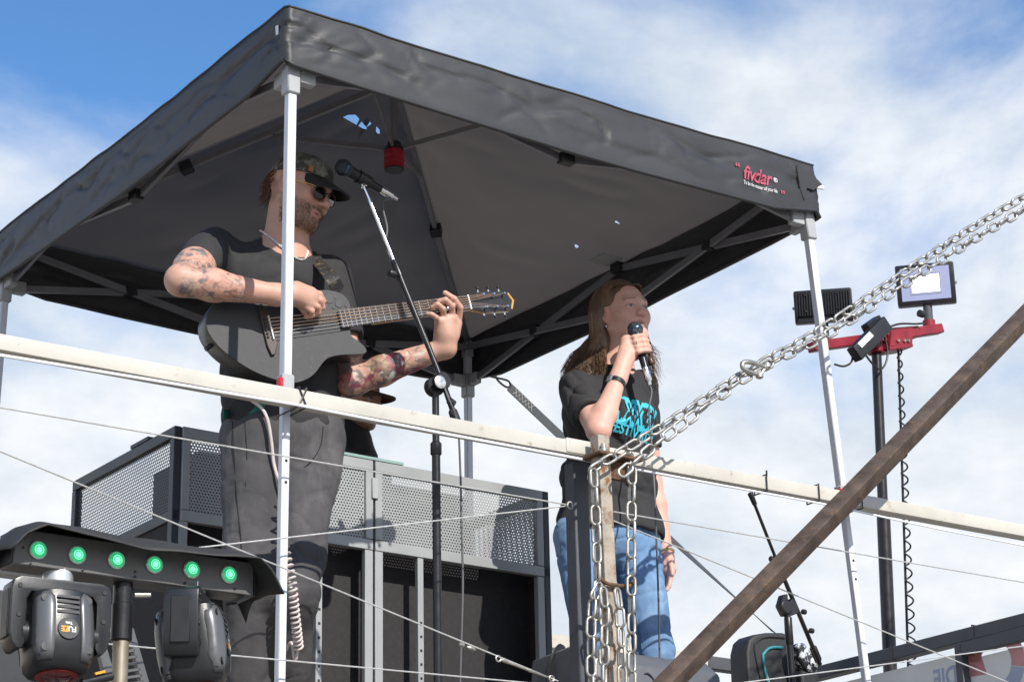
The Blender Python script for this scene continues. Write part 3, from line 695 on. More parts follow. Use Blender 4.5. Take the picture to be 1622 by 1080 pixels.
for px, py in ((37, 867), (48, 892), (131, 902), (214, 905), (214, 913), (293, 923), (372, 932)):
    MB().lathe(rp(px, py, LV-.001), -E2, [(.0030, 0), (.0030, .0012), (.001, .0018)], 10).build('screw', m_blk, lb)
# rain cover: a rubber sheet over the top, drooping and curling at the ends
nu, nv = 70, 18; ug = np.linspace(uA-.03, uB+.038, nu); V = []
for i, u in enumerate(ug):
    f = i/(nu-1)
    fz = np.interp(f, [0, .04, .10, .2, .35, .5, .65, .8, .9, .95, 1], [-.065, -.030, -.008, -.010, -.021, -.025, -.022, -.014, -.012, -.035, -.085])    # height of the front edge over the bar's top
    tz = np.interp(f, [0, .05, .12, .5, .85, .93, 1], [-.055, .0, .020, .018, .017, .008, -.075])
    ov = np.interp(f, [0, .1, .3, .5, .8, 1], [.06, .085, .075, .068, .08, .075])
    for j in range(nv):
        s = j/(nv-1); v = LV-ov+(.10+ov)*s; w_ = min(1, s/.52); w_ = math.sin(w_*math.pi/2)
        V.append(W(u+.004*math.sin(7*s+9*f), v, BZ1+fz+(tz-fz)*w_-.05*max(0, (s-.82)/.18)**2+.0018*math.sin(23*f+4*s)))
F = [(i*nv+j, i*nv+j+1, (i+1)*nv+j+1, (i+1)*nv+j) for i in range(nu-1) for j in range(nv-1)]
hood = MB().add(V, F).build('rain_cover', M('rubber_sheet', (.030, .029, .028), .62, var=.18, scale=9, bump=.15, bscale=180), lb, smooth=180)
md = hood.modifiers.new('thick', 'SOLIDIFY'); md.thickness = .004; md.offset = 0
MB().bar(W(uB-.02, LV+.01, BZ0-.004), W(uB-.07, LV-.02, BZ0-.03), .03, .006).build('latch', m_blk, lb)
# pole
pc = uvz(rp(195, 930, LV+.04))
pole = empty('lighting_pole', W(pc[0], LV+.04, 0), 'scuffed steel pole with black sleeve carrying the light bar', 'pole')
pt_ = lambda z: W(pc[0], LV+.04, z)
MB().tube([pt_(.05), pt_(BZ0-.12)], .0185, 20).build('tube', M('scuffed_steel', (.30, .26, .20), .45, .6, var=.3, scale=30, wear=(.16, .10, .06), wscale=18, wpos=.58, aniso=(1, 1, .3)), pole)
MB().lathe(pt_(BZ0-.135), EZ, [(.02, 0), (.0245, .003), (.0245, .085), (.0225, .087), (.0225, .134)], 22).build('sleeve', m_blkm, pole)
MB().lathe(pt_(0), EZ, [(.16, .0), (.16, .02), (.05, .04), (.03, .06)], 24).build('base_plate', m_blkm, pole)
MB().tube([W(pc[0]+.02, LV+.02, BZ0-.03), W(pc[0]+.055, LV+.01, BZ0-.028)], .006, 8).build('clamp_screw', m_zinc, pole)
m_mh = M('moving_head_black', (.015, .016, .018), .34, var=.15, scale=20, bump=.05, bscale=300)
m_mhs = M('moving_head_silver', (.13, .132, .138), .36, .4, var=.06)
m_orng = M('orange_print', (.8, .32, .02), .5); m_glow = M('lens_red_glass', (.10, .012, .012), .15, coat=.7)
def moving_head(cpx, cpy, yawd, pan, scale, label, name_side):
    top = rp(cpx, cpy, LV+.035); root = empty('moving_head_light', top-EZ*.27*scale, label, 'stage light', 'moving head lights under the light bar')
    ax, fy = E1*math.cos(R(yawd))+E2*math.sin(R(yawd)), -E1*math.sin(R(yawd))+E2*math.cos(R(yawd))   # across the yoke, depth
    S = scale; P = lambda x, y, z: top+(ax*x+fy*y+EZ*z)*S
    MB().lathe(P(0, 0, -.03), EZ, [(.04*S, 0), (.04*S, .03*S)], 20).build('mount', m_alu, root)
    # yoke: a bridge with two arms
    pr = [(-.124, -.20), (-.131, -.175), (-.131, -.06), (-.126, -.040), (-.108, -.031), (.108, -.031), (.126, -.040), (.131, -.06), (.131, -.175), (.124, -.20), (.112, -.215), (.099, -.215), (.092, -.20), (.092, -.085), (.080, -.068), (-.080, -.068), (-.092, -.085), (-.092, -.20), (-.099, -.215), (-.112, -.215)]
    yk = MB().prism([P(x, -.045, z) for x, z in pr], fy*.09*S).build('yoke', m_mh, root, bevel=.004*S, seg=2)
    for sgn in (-1, 1):
        # arm cover with raised oblong and screws on its outer face
        c = P(sgn*.1318, 0, -.122)
        MB().box(c, (ax, fy, EZ), (.003*S, .026*S, .062*S)).build('arm_badge', m_blk, yk, bevel=.002*S)
        for z in (-.055, -.13): MB().lathe(P(sgn*.111, -.0455, z), -fy, [(.0065*S, 0), (.006*S, .002*S)], 10).build('screw', m_blk, yk)
    # head: barrel turned about the yoke axis
    hx = math.cos(R(pan)); hz = math.sin(R(pan)); fwd = -fy*hx-EZ*hz; upv = -fy*-hz*-1+EZ*hx; upv = nrm(EZ-fwd*(EZ@fwd)) if abs(EZ@fwd) < .95 else nrm(-fy-fwd*(-fy@fwd))
    C = P(0, -.012, -.172); S0 = S; S = S*1.20
    H = lambda x, f, z: C+(ax*x+fwd*f+upv*z)*S
    secs = [(-.088, .050, .056), (-.080, .066, .070), (-.04, .070, .076), (.02, .071, .076), (.062, .068, .070), (.082, .058, .058), (.086, .048, .048)]
    V, F = [], []; K = 24
    for f, rx, rz in secs:
        for k in range(K):
            t = 2*math.pi*k/K; cx, sz = math.cos(t), math.sin(t); ex = .62
            V.append(H(math.copysign(abs(cx)**ex, cx)*rx, f, math.copysign(abs(sz)**ex, sz)*rz))
    for i in range(len(secs)-1):
        for k in range(K): F.append((i*K+k, i*K+(k+1) % K, (i+1)*K+(k+1) % K, (i+1)*K+k))
    F += [tuple(range(K)), tuple((len(secs)-1)*K+k for k in range(K))]
    hd = MB().add(V, F).build('head', m_mh, root, smooth=45)
    MB().lathe(H(0, .0855, 0), fwd, [(.044*S, 0), (.046*S, .004*S), (.036*S, .006*S), (.034*S, .003*S)], 24).build('lens_rim', M('red_ring', (.22, .03, .025), .4), hd)
    MB().lathe(H(0, .0875, 0), fwd, [(.033*S, 0), (.026*S, .006*S), (.01*S, .009*S)], 24).build('lens_glass', m_glow, hd)
    # silver side panels, screws, vent slots, badge, on the upper face towards the viewer (and underneath)
    for face in (1, -1):
        for sgn in (-1, 1):
            fs, xs_ = np.linspace(-.082, .072, 9), np.linspace(0, 1, 5); V2 = []
            def zsurf(x, f):
                rx = np.interp(f, [q[0] for q in secs], [q[1] for q in secs]); rz_ = np.interp(f, [q[0] for q in secs], [q[2] for q in secs]); c_ = min(.985, (abs(x)/rx))**(1/.62); return rz_*(1-c_*c_)**.31
            for f in fs:
                x0 = np.interp(f, [-.082, -.06, .072], [.040, .026, .030]); x1 = np.interp(f, [-.082, -.06, .04, .072], [.048, .0665, .0675, .056])
                for w_ in xs_: x = x0+(x1-x0)*w_; V2.append(H(sgn*x, f, face*(zsurf(x, f)+.0016)))
            pn = MB().add(V2, [(i*5+j, i*5+j+1, (i+1)*5+j+1, (i+1)*5+j) for i in range(8) for j in range(4)]).build('side_panel', m_mhs, hd, smooth=50)
            sm_ = pn.modifiers.new('thick', 'SOLIDIFY'); sm_.thickness = .002; sm_.offset = 0
            for f in (-.060, .048): MB().lathe(H(sgn*.047, f, face*(zsurf(.047, f)+.0014)), upv*face, [(.0085*S, 0), (.0085*S, .0016*S), (.006*S, .0017*S)], 14).build('screw', m_blk, hd)
        for k in range(4): MB().box(H(0, -.062+.011*k, face*.0765), (ax, fwd, upv), (.024*S, .0028*S, .0012*S)).build('vent_slot', m_blk, hd)
        bc = H(0, .008, face*.0768)
        bd = MB().lathe(bc, upv*face, [(.0235*S, 0), (.0225*S, .0015*S)], 28).build('badge', m_blk, hd)
        for v_ in range(0): pass
        for txt, mat, ox, oz, sz in (('FU', m_wprint, -.008, 0, .017), ('ZE', m_orng, .009, 0, .017), ('Twin', m_wprint, 0, -.010, .008)):
            V3, F3 = text_mesh(txt, sz*S, .0006*S)
            xa, ya = (-ax, fwd) if face == 1 else (ax, fwd)
            MB().add([bc+upv*face*.0024*S+xa*(p[0]+ox*S)*.9+ya*(p[1]+(oz-.004)*S) for p in V3], F3).build('badge_text', mat, bd, smooth=0, recalc=False)
    for sgn in (-1, 1): MB().lathe(H(sgn*.066, 0, 0), ax*sgn, [(.03*S, 0), (.03*S, .016*S)], 20).build('pivot', m_mh, hd)
    return root
moving_head(92, 905, -6, 82, .88, 'moving head light with red lens tilted down, hanging left of the pole', 1)
moving_head(302, 925, 52, 82, .88, 'moving head light turned sideways, hanging right of the pole', 1)
# slotted bracket behind the pole and a plug with an orange latch
sb = empty('slotted_bracket', rp(205, 1080, .25)-EZ*.3, 'grey metal bracket with slots leaning behind the lighting pole', 'bracket')
SBV = .25
q4 = lambda *p: [rp(x, y, SBV) for x, y in p]
MB().prism(q4((203, 995), (212, 993), (243, 1100), (228, 1100)), E2*.02).build('upright', m_mhs, sb, bevel=.002)
MB().prism(q4((152, 1006), (164, 1004), (192, 1100), (172, 1100)), E2*.02).build('upright', m_mhs, sb, bevel=.002)
MB().prism(q4((163, 996), (203, 987), (205, 994), (166, 1004)), E2*.02).build('crosspiece', m_mhs, sb, bevel=.002)
for k in range(9):
    y = 1012+k*10; x0 = 176+(y-1000)*.17; x1 = 204+(y-1000)*.285
    MB().prism(q4((x0, y), (x1, y-5), (x1+1, y-1), (x0+1, y+4)), E2*.012).build('rung', m_mhs, sb)
MB().prism(q4((172, 1095), (245, 1095), (260, 1240), (160, 1240)), E2*.02).build('base', m_mhs, sb)
pl = empty('cable_connector', rp(150, 1078, LV+.02), 'black cable connector with orange latch beside the moving head', 'connector')
MB().tube([rp(128, 1082, LV), rp(178, 1070, LV)], .010, 14).build('body', m_blkm, pl, bevel=.002)
MB().bar(rp(150, 1067, LV-.008), rp(166, 1063, LV-.008), .008, .006).build('latch', m_orng, pl, bevel=.001)
MB().tube(curve([rp(128, 1082, LV), rp(95, 1092, LV), rp(90, 1130, LV+.02), W(pc[0]-.03, LV+.03, 2.4), W(pc[0]-.03, LV+.03, .5), W(pc[0]-.03, LV+.03, .045)], 30), .005, 8).build('cable', m_rubber, pl)

# ------------------------------------------------------------------ microphone stands and microphones
def micro(name_root, label, ball, tail, S=1.0):
    d = nrm(np.asarray(tail)-np.asarray(ball)); r = empty('microphone', np.asarray(tail), label, 'microphone', 'vocal microphones')
    b = np.asarray(ball)-d*.025
    MB().lathe(b, d, [(.004, 0), (.016, .003), (.0235, .012), (.0255, .025), (.0235, .038), (.021, .046)], 24).build('grille', M('mic_grille', (.05, .06, .075), .35, .7, var=.3, scale=500, bump=.6, bscale=900), r)
    MB().lathe(b+d*.024, d, [(.0262, 0), (.0268, .003), (.0262, .006)], 24).build('grille_ring', M('mic_ring', (.06, .10, .16), .25, .8), r)
    MB().lathe(b+d*.0462, d, [(.0205, 0), (.0195, .01), (.0125, .105), (.0125, .122)], 20).build('body', m_blkm, r)
    MB().lathe(b+d*.168, d, [(.0105, 0), (.0105, .012), (.0115, .013), (.0115, .045), (.008, .05), (.006, .066)], 16).build('plug', m_chrome, r)
    return r, b+d*.23
SV = .14
s1 = empty('microphone_stand', W(*uvz(rp(690, 640, SV))[:2], DECK), 'tall black boom microphone stand in front of the guitarist', 'microphone stand', 'boom microphone stands')
bu = uvz(rp(690, 640, SV))[0]
zt = uvz(rp(690, 612, SV))[2]
sp = lambda z: W(bu, SV, z)
MB().tube([sp(DECK+.03), sp(zt-.19)], .0125, 14).build('lower_tube', m_blkm, s1)
MB().lathe(sp(zt-.21), EZ, [(.0135, 0), (.0165, .004), (.0165, .035), (.0125, .04)], 16).build('height_clutch', m_blkm, s1)
MB().tube([sp(zt-.175), sp(zt-.02)], .0105, 14).build('upper_tube', m_chrome if False else m_blkm, s1)
for k in range(3):
    t = 2*math.pi*k/3+.4; MB().tube([sp(DECK+.06), sp(DECK+.012)+(E1*math.cos(t)+E2*math.sin(t))*.32], .008, 8).build('leg', m_blkm, s1)
MB().lathe(sp(DECK+.03), EZ, [(.022, 0), (.022, .06), (.014, .065)], 14).build('leg_hub', m_blkm, s1)
jc = sp(zt)
MB().lathe(jc+E2*.022, -E2, [(.026, 0), (.0285, .004), (.0285, .026), (.024, .030)], 26).build('swivel_back', m_blk, s1)
MB().lathe(rp(697, 605, SV-.01), -E2, [(.026, 0), (.026, .018), (.0225, .022)], 26).build('swivel_knob', m_blk, s1)
MB().lathe(rp(697, 605, SV-.034), -E2, [(.0195, 0), (.0195, .002), (.018, .003)], 26).build('swivel_badge', M('badge_silver', (.6, .6, .6), .3, .6, var=.3, scale=120), s1)
boomtop, boombot = rp(577, 296, .26), rp(722, 664, .12); pv = rp(703, 610, SV-.012)
MB().tube([pv, pv+(boomtop-pv)*.56], .0085, 10).build('boom_outer', m_blkm, s1)
MB().lathe(pv+(boomtop-pv)*.54, boomtop-pv, [(.0105, 0), (.0105, .05), (.008, .055)], 12).build('boom_clutch', m_blkm, s1)
MB().tube([pv+(boomtop-pv)*.55, boomtop], .0062, 10).build('boom_inner', m_chrome, s1)
MB().tube([pv, boombot], .0085, 10).build('boom_tail', m_blkm, s1)
MB().lathe(rp(716, 648, .12), boombot-pv, [(.009, 0), (.0135, .006), (.0155, .05), (.012, .056)], 14).build('counterweight', m_rubber, s1)
MB().lathe(rp(711, 634, SV-.03), E1*.8-EZ*.4, [(.011, 0), (.011, .02), (.006, .022)], 12).build('boom_lock', m_blk, s1)
MB().lathe(pv+(boomtop-pv)*.545, -E1, [(.004, 0), (.004, .016), (.0115, .017), (.0125, .034), (.0105, .038)], 12).build('clutch_knob', m_blk, s1)
MB().tube([boomtop, boomtop+nrm(boomtop-pv)*.03], [.010, .0085], 10).build('clip_mount', m_chrome, s1)
bl, tl = rp(544, 266, .255), rp(592, 294, .265)
mic1, mt = micro('mic', 'black microphone clipped on the boom stand at the guitarist\'s face', bl, tl)
MB().lathe(nrm(tl-bl)*.055+bl-nrm(tl-bl)*.0, tl-bl, [(.0215, 0), (.020, .045)], 14).build('clip', m_blk, s1)
MB().tube([bl+nrm(tl-bl)*.075, boomtop+nrm(boomtop-pv)*.02], .007, 8).build('clip_arm', m_blk, s1)
m_cable = M('grey_cable', (.10, .10, .105), .5, var=.1); m_cableb = M('black_cable', (.02, .02, .02), .45)
cpts = [mt, rp(606, 320, .262), rp(613, 360, .25), rp(612, 384, .245), rp(622, 425, .225), rp(655, 500, .195), rp(690, 575, .155), rp(708, 625, .10), rp(724, 668, .10), rp(729, 740, .10), rp(731, 830, .10), rp(733, 930, .10), rp(729, 1080, .10)]
e_ = uvz(cpts[-1]); cpts += [W(e_[0], e_[1], DECK+.04), W(e_[0]+.05, e_[1]+.1, DECK+.006)]
tag(MB().tube(curve(cpts, 90), .0032, 8).build('microphone_cable', m_cable), 'grey cable running down the guitarist\'s microphone stand', 'cable')
# second stand at the right
s2v = 1.05; b2 = uvz(rp(1251, 1010, s2v))[0]; z2 = uvz(rp(1246, 962, s2v))[2]
s2 = empty('microphone_stand', W(b2, s2v, DECK), 'unused black boom microphone stand beside the gig bag at right', 'microphone stand', 'boom microphone stands')
sp2 = lambda z: W(b2+(z-3.2)*-.02, s2v, z)
MB().tube([sp2(DECK+.03), sp2(z2-.02)], .0125, 12).build('tube', m_blkm, s2)
MB().lathe(sp2(z2-.14), EZ, [(.0135, 0), (.0160, .004), (.0150, .10), (.0125, .105)], 14).build('height_clutch', m_blkm, s2)
MB().lathe(sp2(DECK+.03), EZ, [(.022, 0), (.022, .06), (.014, .065)], 14).build('leg_hub', m_blkm, s2)
for k in range(3):
    t = 2*math.pi*k/3+.9; MB().tube([sp2(DECK+.06), sp2(DECK+.012)+(E1*math.cos(t)+E2*math.sin(t))*.32], .008, 8).build('leg', m_blkm, s2)
MB().lathe(rp(1242, 962, s2v)+E2*.012, -E2, [(.026, 0), (.027, .004), (.027, .028), (.022, .032)], 22).build('swivel_knob', m_blk, s2)
MB().prism([rp(x, y, s2v-.01) for x, y in ((1236, 958), (1241, 941), (1248, 940), (1249, 952), (1252, 954), (1256, 946), (1264, 958), (1266, 970), (1256, 974), (1244, 974))], E2*.03).build('swivel_body', m_blk, s2, bevel=.002)
t2, d2 = rp(1188, 780, s2v-.1), rp(1299, 1052, s2v+.05); p2_ = rp(1258, 955, s2v-.02)
MB().tube([d2, rp(1234, 897, s2v-.03)], .0085, 10).build('boom_outer', m_blkm, s2)
MB().tube([rp(1234, 897, s2v-.03), t2], .0062, 10).build('boom_inner', m_blkm, s2)
MB().lathe(t2, rp(1195, 797, s2v-.1)-t2, [(.010, 0), (.0115, .004), (.0095, .045), (.007, .05)], 12).build('boom_end', m_blkm, s2)
MB().lathe(rp(1228, 886, s2v-.03), -E1, [(.005, 0), (.011, .004), (.012, .022), (.009, .026)], 12).build('clutch_knob', m_blk, s2)
MB().lathe(rp(1287, 1023, s2v+.05), d2-t2, [(.010, 0), (.0145, .006), (.0145, .06), (.011, .066)], 12).build('counterweight', m_rubber, s2)
for q_, s_ in (((1270, 968), 1), ((1282, 998), 1)): MB().lathe(rp(*q_, s2v), E1*s_, [(.006, 0), (.010, .004), (.010, .018), (.007, .02)], 10).build('boom_lock', m_blk, s2)

# ------------------------------------------------------------------ bags
gv = 1.72
bag = empty('gig_bag', W(*uvz(rp(1230, 1060, gv))[:2], DECK), 'black soft gig bag with teal handle loop and pale zip', 'bag')
m_bag = M('bag_nylon', (.018, .018, .02), .55, var=.25, scale=50, bump=.35, bscale=400)
ol = [(1186, 1100), (1183, 1030), (1187, 1012), (1196, 1004), (1215, 1001), (1240, 1001), (1254, 1006), (1262, 1030), (1270, 1100)]
P = [rp(x, y, gv) for x, y in ol]; e_ = [W(*uvz(P[-1])[:2], DECK+.002), W(*uvz(P[0])[:2], DECK+.002)]
MB().prism(P+e_, E2*.11).build('shell', m_bag, bag, bevel=.014, seg=3)
MB().tube(curve([rp(x, y, gv-.004) for x, y in ((1222, 1110), (1209, 1046), (1212, 1032), (1222, 1025), (1240, 1025))], 24), .006, 8).build('handle', M('teal_strap', (.02, .19, .22), .5, var=.3, scale=60), bag)
MB().tube(curve([rp(x, y, gv-.006) for x, y in ((1228, 1110), (1214, 1065), (1209, 1045))], 12), .0025, 6).build('zip', m_wire, bag)
MB().tube(curve([rp(x, y, gv-.003) for x, y in ((1213, 1110), (1196, 1032), (1200, 1015), (1216, 1008), (1250, 1010))], 24), .004, 6).build('piping', m_rubber, bag)
pb = empty('patterned_pouch', W(*uvz(rp(1285, 1060, 1.6))[:2], DECK), 'shiny black pouch with white splashes next to the gig bag', 'pouch')
ol = [(1262, 1022), (1268, 1016), (1276, 1018), (1299, 1052), (1297, 1064), (1288, 1066), (1280, 1063), (1268, 1042)]
m_pouch = M('pouch_print', (.012, .012, .014), .18, var=.3, wear=(.75, .78, .8), wscale=34, wpos=.54, coat=.5)
Pp = [rp(x, y, 1.62) for x, y in ol]
MB().prism(Pp, E2*.06).build('shell', m_pouch, pb, bevel=.012, seg=3)
MB().prism([rp(1270, 1060, 1.625), rp(1297, 1066, 1.625), rp(1310, 1120, 1.625), W(*uvz(rp(1310, 1120, 1.625))[:2], DECK), W(*uvz(rp(1275, 1120, 1.625))[:2], DECK)], E2*.08).build('lower_bag', m_bag, pb, bevel=.01)

# ------------------------------------------------------------------ floor monitors at the singer's feet
mo = empty('floor_monitor', W(1.45, .22, DECK), 'long dark grey floor monitor hiding the singer\'s feet', 'floor monitor')
mu0, mu1 = uvz(rp(905, 1040, .22))[0], uvz(rp(1120, 1050, .22))[0]; mz = uvz(rp(1000, 1034, .22))[2]
MB().prism([W(mu0, .12, DECK+.001), W(mu0, .16, mz-.05), W(mu0, .22, mz), W(mu0, .42, mz-.01), W(mu0, .46, DECK+.001)], E1*(mu1-mu0)).build('cabinet', M('monitor_grey', (.10, .105, .115), .5, var=.1, scale=20, bump=.1, bscale=300), mo, bevel=.006)
ap = [(866, 1100), (868, 1062), (880, 1026), (888, 1018), (895, 1022), (908, 1052), (918, 1100)]
MB().prism([rp(x, y, .30) for x, y in ap], E2*.012).build('end_bracket', m_blkm, mo, bevel=.002)
MB().lathe(rp(892, 1048, .297), -E2, [(.006, 0), (.006, .004), (.003, .006)], 12).build('bolt', m_zinc, mo)
MB().tube(curve([rp(1018, 1068, .16), rp(1026, 1066, .155), rp(1034, 1074, .155), rp(1036, 1082, .155)], 12), .003, 6).build('cable_end', m_cableb, mo)

# ------------------------------------------------------------------ flood light mast
MV = 2.02
mast = empty('light_mast', W(*uvz(rp(1408, 1010, MV))[:2], DECK), 'black mast with red crossbar carrying two floodlights', 'mast')
mb_, mtp = rp(1412, 1100, MV), rp(1388, 545, MV); mlow = W(*uvz(mb_)[:2], DECK)
# the mast stands on a bracket outside the end wall
MB().tube([rp(1398, 790, MV), rp(1388, 552, MV)], .0235, 18).build('upper_tube', m_blkm, mast)
MB().tube([mb_+(mb_-mtp)*.35, rp(1398.5, 800, MV)], .031, 18).build('lower_tube', m_blkm, mast)
MB().lathe(rp(1398, 806, MV), nrm(mtp-mb_), [(.05, 0), (.055, .006), (.055, .022), (.04, .026)], 20).build('collar', m_red, mast)
MB().bar(mb_+(mb_-mtp)*.33, mb_+(mb_-mtp)*.33-E1*(uvz(mb_)[0]-3.72), .06, .06).build('bracket', m_blkm, mast)
X0, X1 = rp(1284, 550, MV), rp(1489, 521, MV)
xd = nrm(X1-X0)
MB().bar(X0, rp(1400, 534, MV), .05, .045).build('crossbar', m_red, mast, bevel=.004)
MB().bar(rp(1398, 531, MV-.002), rp(1450, 527, MV-.002), .066, .052).build('crossbar_sleeve', m_red, mast, bevel=.004)
MB().bar(rp(1449, 527, MV), X1, .05, .045).build('crossbar', m_red, mast, bevel=.004)
MB().lathe(rp(1388, 560, MV), EZ, [(.04, 0), (.043, .004), (.034, .012), (.034, .09)], 18).build('mast_head', m_red, mast)
MB().prism([rp(x, y, MV-.05) for x, y in ((1412, 524), (1446, 518), (1446, 546), (1410, 549))], E2*.10).build('junction_plate', m_red, mast, bevel=.003)
MB().prism([rp(x, y, MV-.06) for x, y in ((1409, 549), (1446, 544), (1447, 549), (1410, 554))], E2*.12).build('plate_lip', m_red, mast, bevel=.002)
for x in (1422, 1432, 1438): MB().lathe(rp(x, 540, MV-.051), -E2, [(.008, 0), (.009, .004), (.006, .01)], 10).build('bolt', m_zinc, mast)
m_led = M('led_panel', (.9, .92, 1), .3, emit=(.93, .95, 1.0), estr=1.6, var=.01)
m_refl = M('lamp_reflector', (.22, .24, .34), .4, var=.06, emit=(.42, .45, .80), estr=.30)
def flood(cx, cy, w, h, facing, label, mz_):
    c = rp(cx, cy, MV); r = empty('floodlight', rp(cx, cy+h/2+8, MV), label, 'floodlight', 'floodlights on the mast')
    sc = 1/ (FPX/np.dot(c-CAM, FW)); hw, hh = w*sc/2, h*sc/2
    n = nrm(-(c-CAM)); n = nrm(n*[1, 1, 0]*1.0 - EZ*.10) * 1.0
    x = nrm(np.cross(n, -EZ))*1.0; x = x if x@RI > 0 else -x; y = nrm(np.cross(n, x)); y = y if y[2] > 0 else -y
    MB().box(c-n*.03, (x, y, n), (hw, hh, .03)).build('housing', m_blkm, r, bevel=.010, seg=2)
    if facing:
        gl = MB().box(c+n*.0015, (x, y, n), (hw*.83, hh*.80, .0015)).build('reflector', m_refl, r)
        MB().box(c+n*.0045, (x, y, n), (hw*.47, hh*.42, .001)).build('led_panel', m_led, gl)
        ff = MB()
        for a, b in (((-.52, -.5), (.52, -.5)), ((.52, -.5), (.52, .5)), ((.52, .5), (-.52, .5)), ((-.52, .5), (-.52, -.5))): ff.bar(c+n*.004+x*hw*a[0]+y*hh*a[1], c+n*.004+x*hw*b[0]+y*hh*b[1], .003, .003)
        ff.build('led_border', m_plast, gl)
    else:
        for k in range(21):
            xx = -hw*.9+hw*1.8*k/20
            MB().box(c+n*.010+x*xx+y*hh*.08, (x, y, n), (.0036, hh*.76, .011)).build('fin', m_blkm, r, bevel=.001)
        MB().box(c+n*.004-y*hh*.86, (x, y, n), (hw*.9, hh*.1, .004)).build('lower_rim', m_blkm, r)
        for sx_, sy_ in ((-.6, .6), (-.6, -.4), (.5, .6), (.5, -.3)): MB().lathe(c+n*.021+x*hw*sx_+y*hh*sy_, n, [(.007, 0), (.005, .004)], 8).build('screw', m_blkm, r)
    f = c-y*hh-n*.03
    for s_ in (-1, 1): MB().lathe(c+x*hw*s_-n*.03, x*s_, [(.008, 0), (.008, .006), (.004, .009)], 8).build('bolt', m_zinc, r)
    return r, f, y
r1, f1, y1 = flood(1304, 483, 92, 53, False, 'floodlight seen from behind with cooling fins, left on the mast', 0)
MB().tube([f1, f1-y1*.10], .018, 12).build('bracket_arm', m_blkm, r1)
MB().tube([f1-y1*.095, f1-y1*.125], .024, 12).build('bracket_foot', m_red, r1)
r2, f2, y2 = flood(1466, 449, 92, 67, True, 'lit floodlight facing the viewer, right on the mast', 0)
MB().tube([f2, f2-y2*.10], .022, 14).build('bracket_arm', m_grey, r2)
MB().tube([f2-y2*.075, f2-y2*.125], .030, 14).build('bracket_foot', m_red, r2)
MB().lathe(rp(1463, 498, MV-.025), -E1, [(.006, 0), (.018, .004), (.018, .03), (.008, .034)], 10).build('clamp_knob', m_blk, r2)
pw = empty('power_box', rp(1378, 565, MV-.08), 'slim black power box with white label strapped across the mast head', 'power box')
bx0, bx1 = rp(1353, 562, MV-.075), rp(1402, 513, MV-.075)
dx = nrm(bx1-bx0); MB().bar(bx0, bx1, .05, .075, EZ).build('housing', m_blk, pw, bevel=.006, seg=2)
nn = nrm(CAM-(bx0+bx1)/2); sdv = nrm(np.cross(dx, nn))
MB().box((bx0+bx1)/2+nn*.048-sdv*.012-dx*.02, (dx, sdv, nn), (.055, .014, .001)).build('label_plate', m_label, pw)
MB().bar(rp(1372, 522, MV-.04), rp(1392, 508, MV-.04), .05, .05).build('clamp', m_blkm, pw, bevel=.004)
mc = M('black_cable')
for i, pth in enumerate(([(1351, 560), (1348, 574), (1336, 580), (1322, 577)], [(1400, 530), (1406, 555), (1403, 575), (1394, 585), (1382, 576), (1371, 562)], [(1402, 520), (1425, 513), (1450, 513), (1462, 512)])):
    tag(MB().tube(curve([rp(x, y, MV-.05) for x, y in pth], 24), .005, 8).build('power_cable', m_cableb), ['thin black cable looping left under the mast crossbar', 'black cable looping beneath the power box', 'black cable running from power box to lit floodlight'][i], 'cable', 'cables on the light mast')
hose = empty('spiral_cable', rp(1441, 1080, MV)-EZ*.3, 'black spiral cable hanging around a thin rod beside the mast', 'spiral cable')
h0, h1 = rp(1423, 552, MV-.02), rp(1440, 1100, MV-.02)
MB().tube([h0, h1+(h1-h0)*.4], .006, 8).build('rod', m_blkm, hose)
n = 420; L = np.linalg.norm(h1-h0); tt_ = np.linspace(0, 1, n); rad = np.interp(tt_, [0, .3, .6, 1], [.010, .015, .014, .020]); dn_, sa, sb_ = frame(h1-h0)
ph = tt_*2*math.pi*26
off = np.interp(tt_, [0, .35, 1], [.004, .010, .020])
HP = np.array([h0+(h1-h0)*t+(sa*math.cos(p)+sb_*math.sin(p))*r+RI*o for t, p, r, o in zip(tt_, ph, rad, off)])
MB().tube(HP, .0042, 6).build('coil', m_cableb, hose, smooth=180)
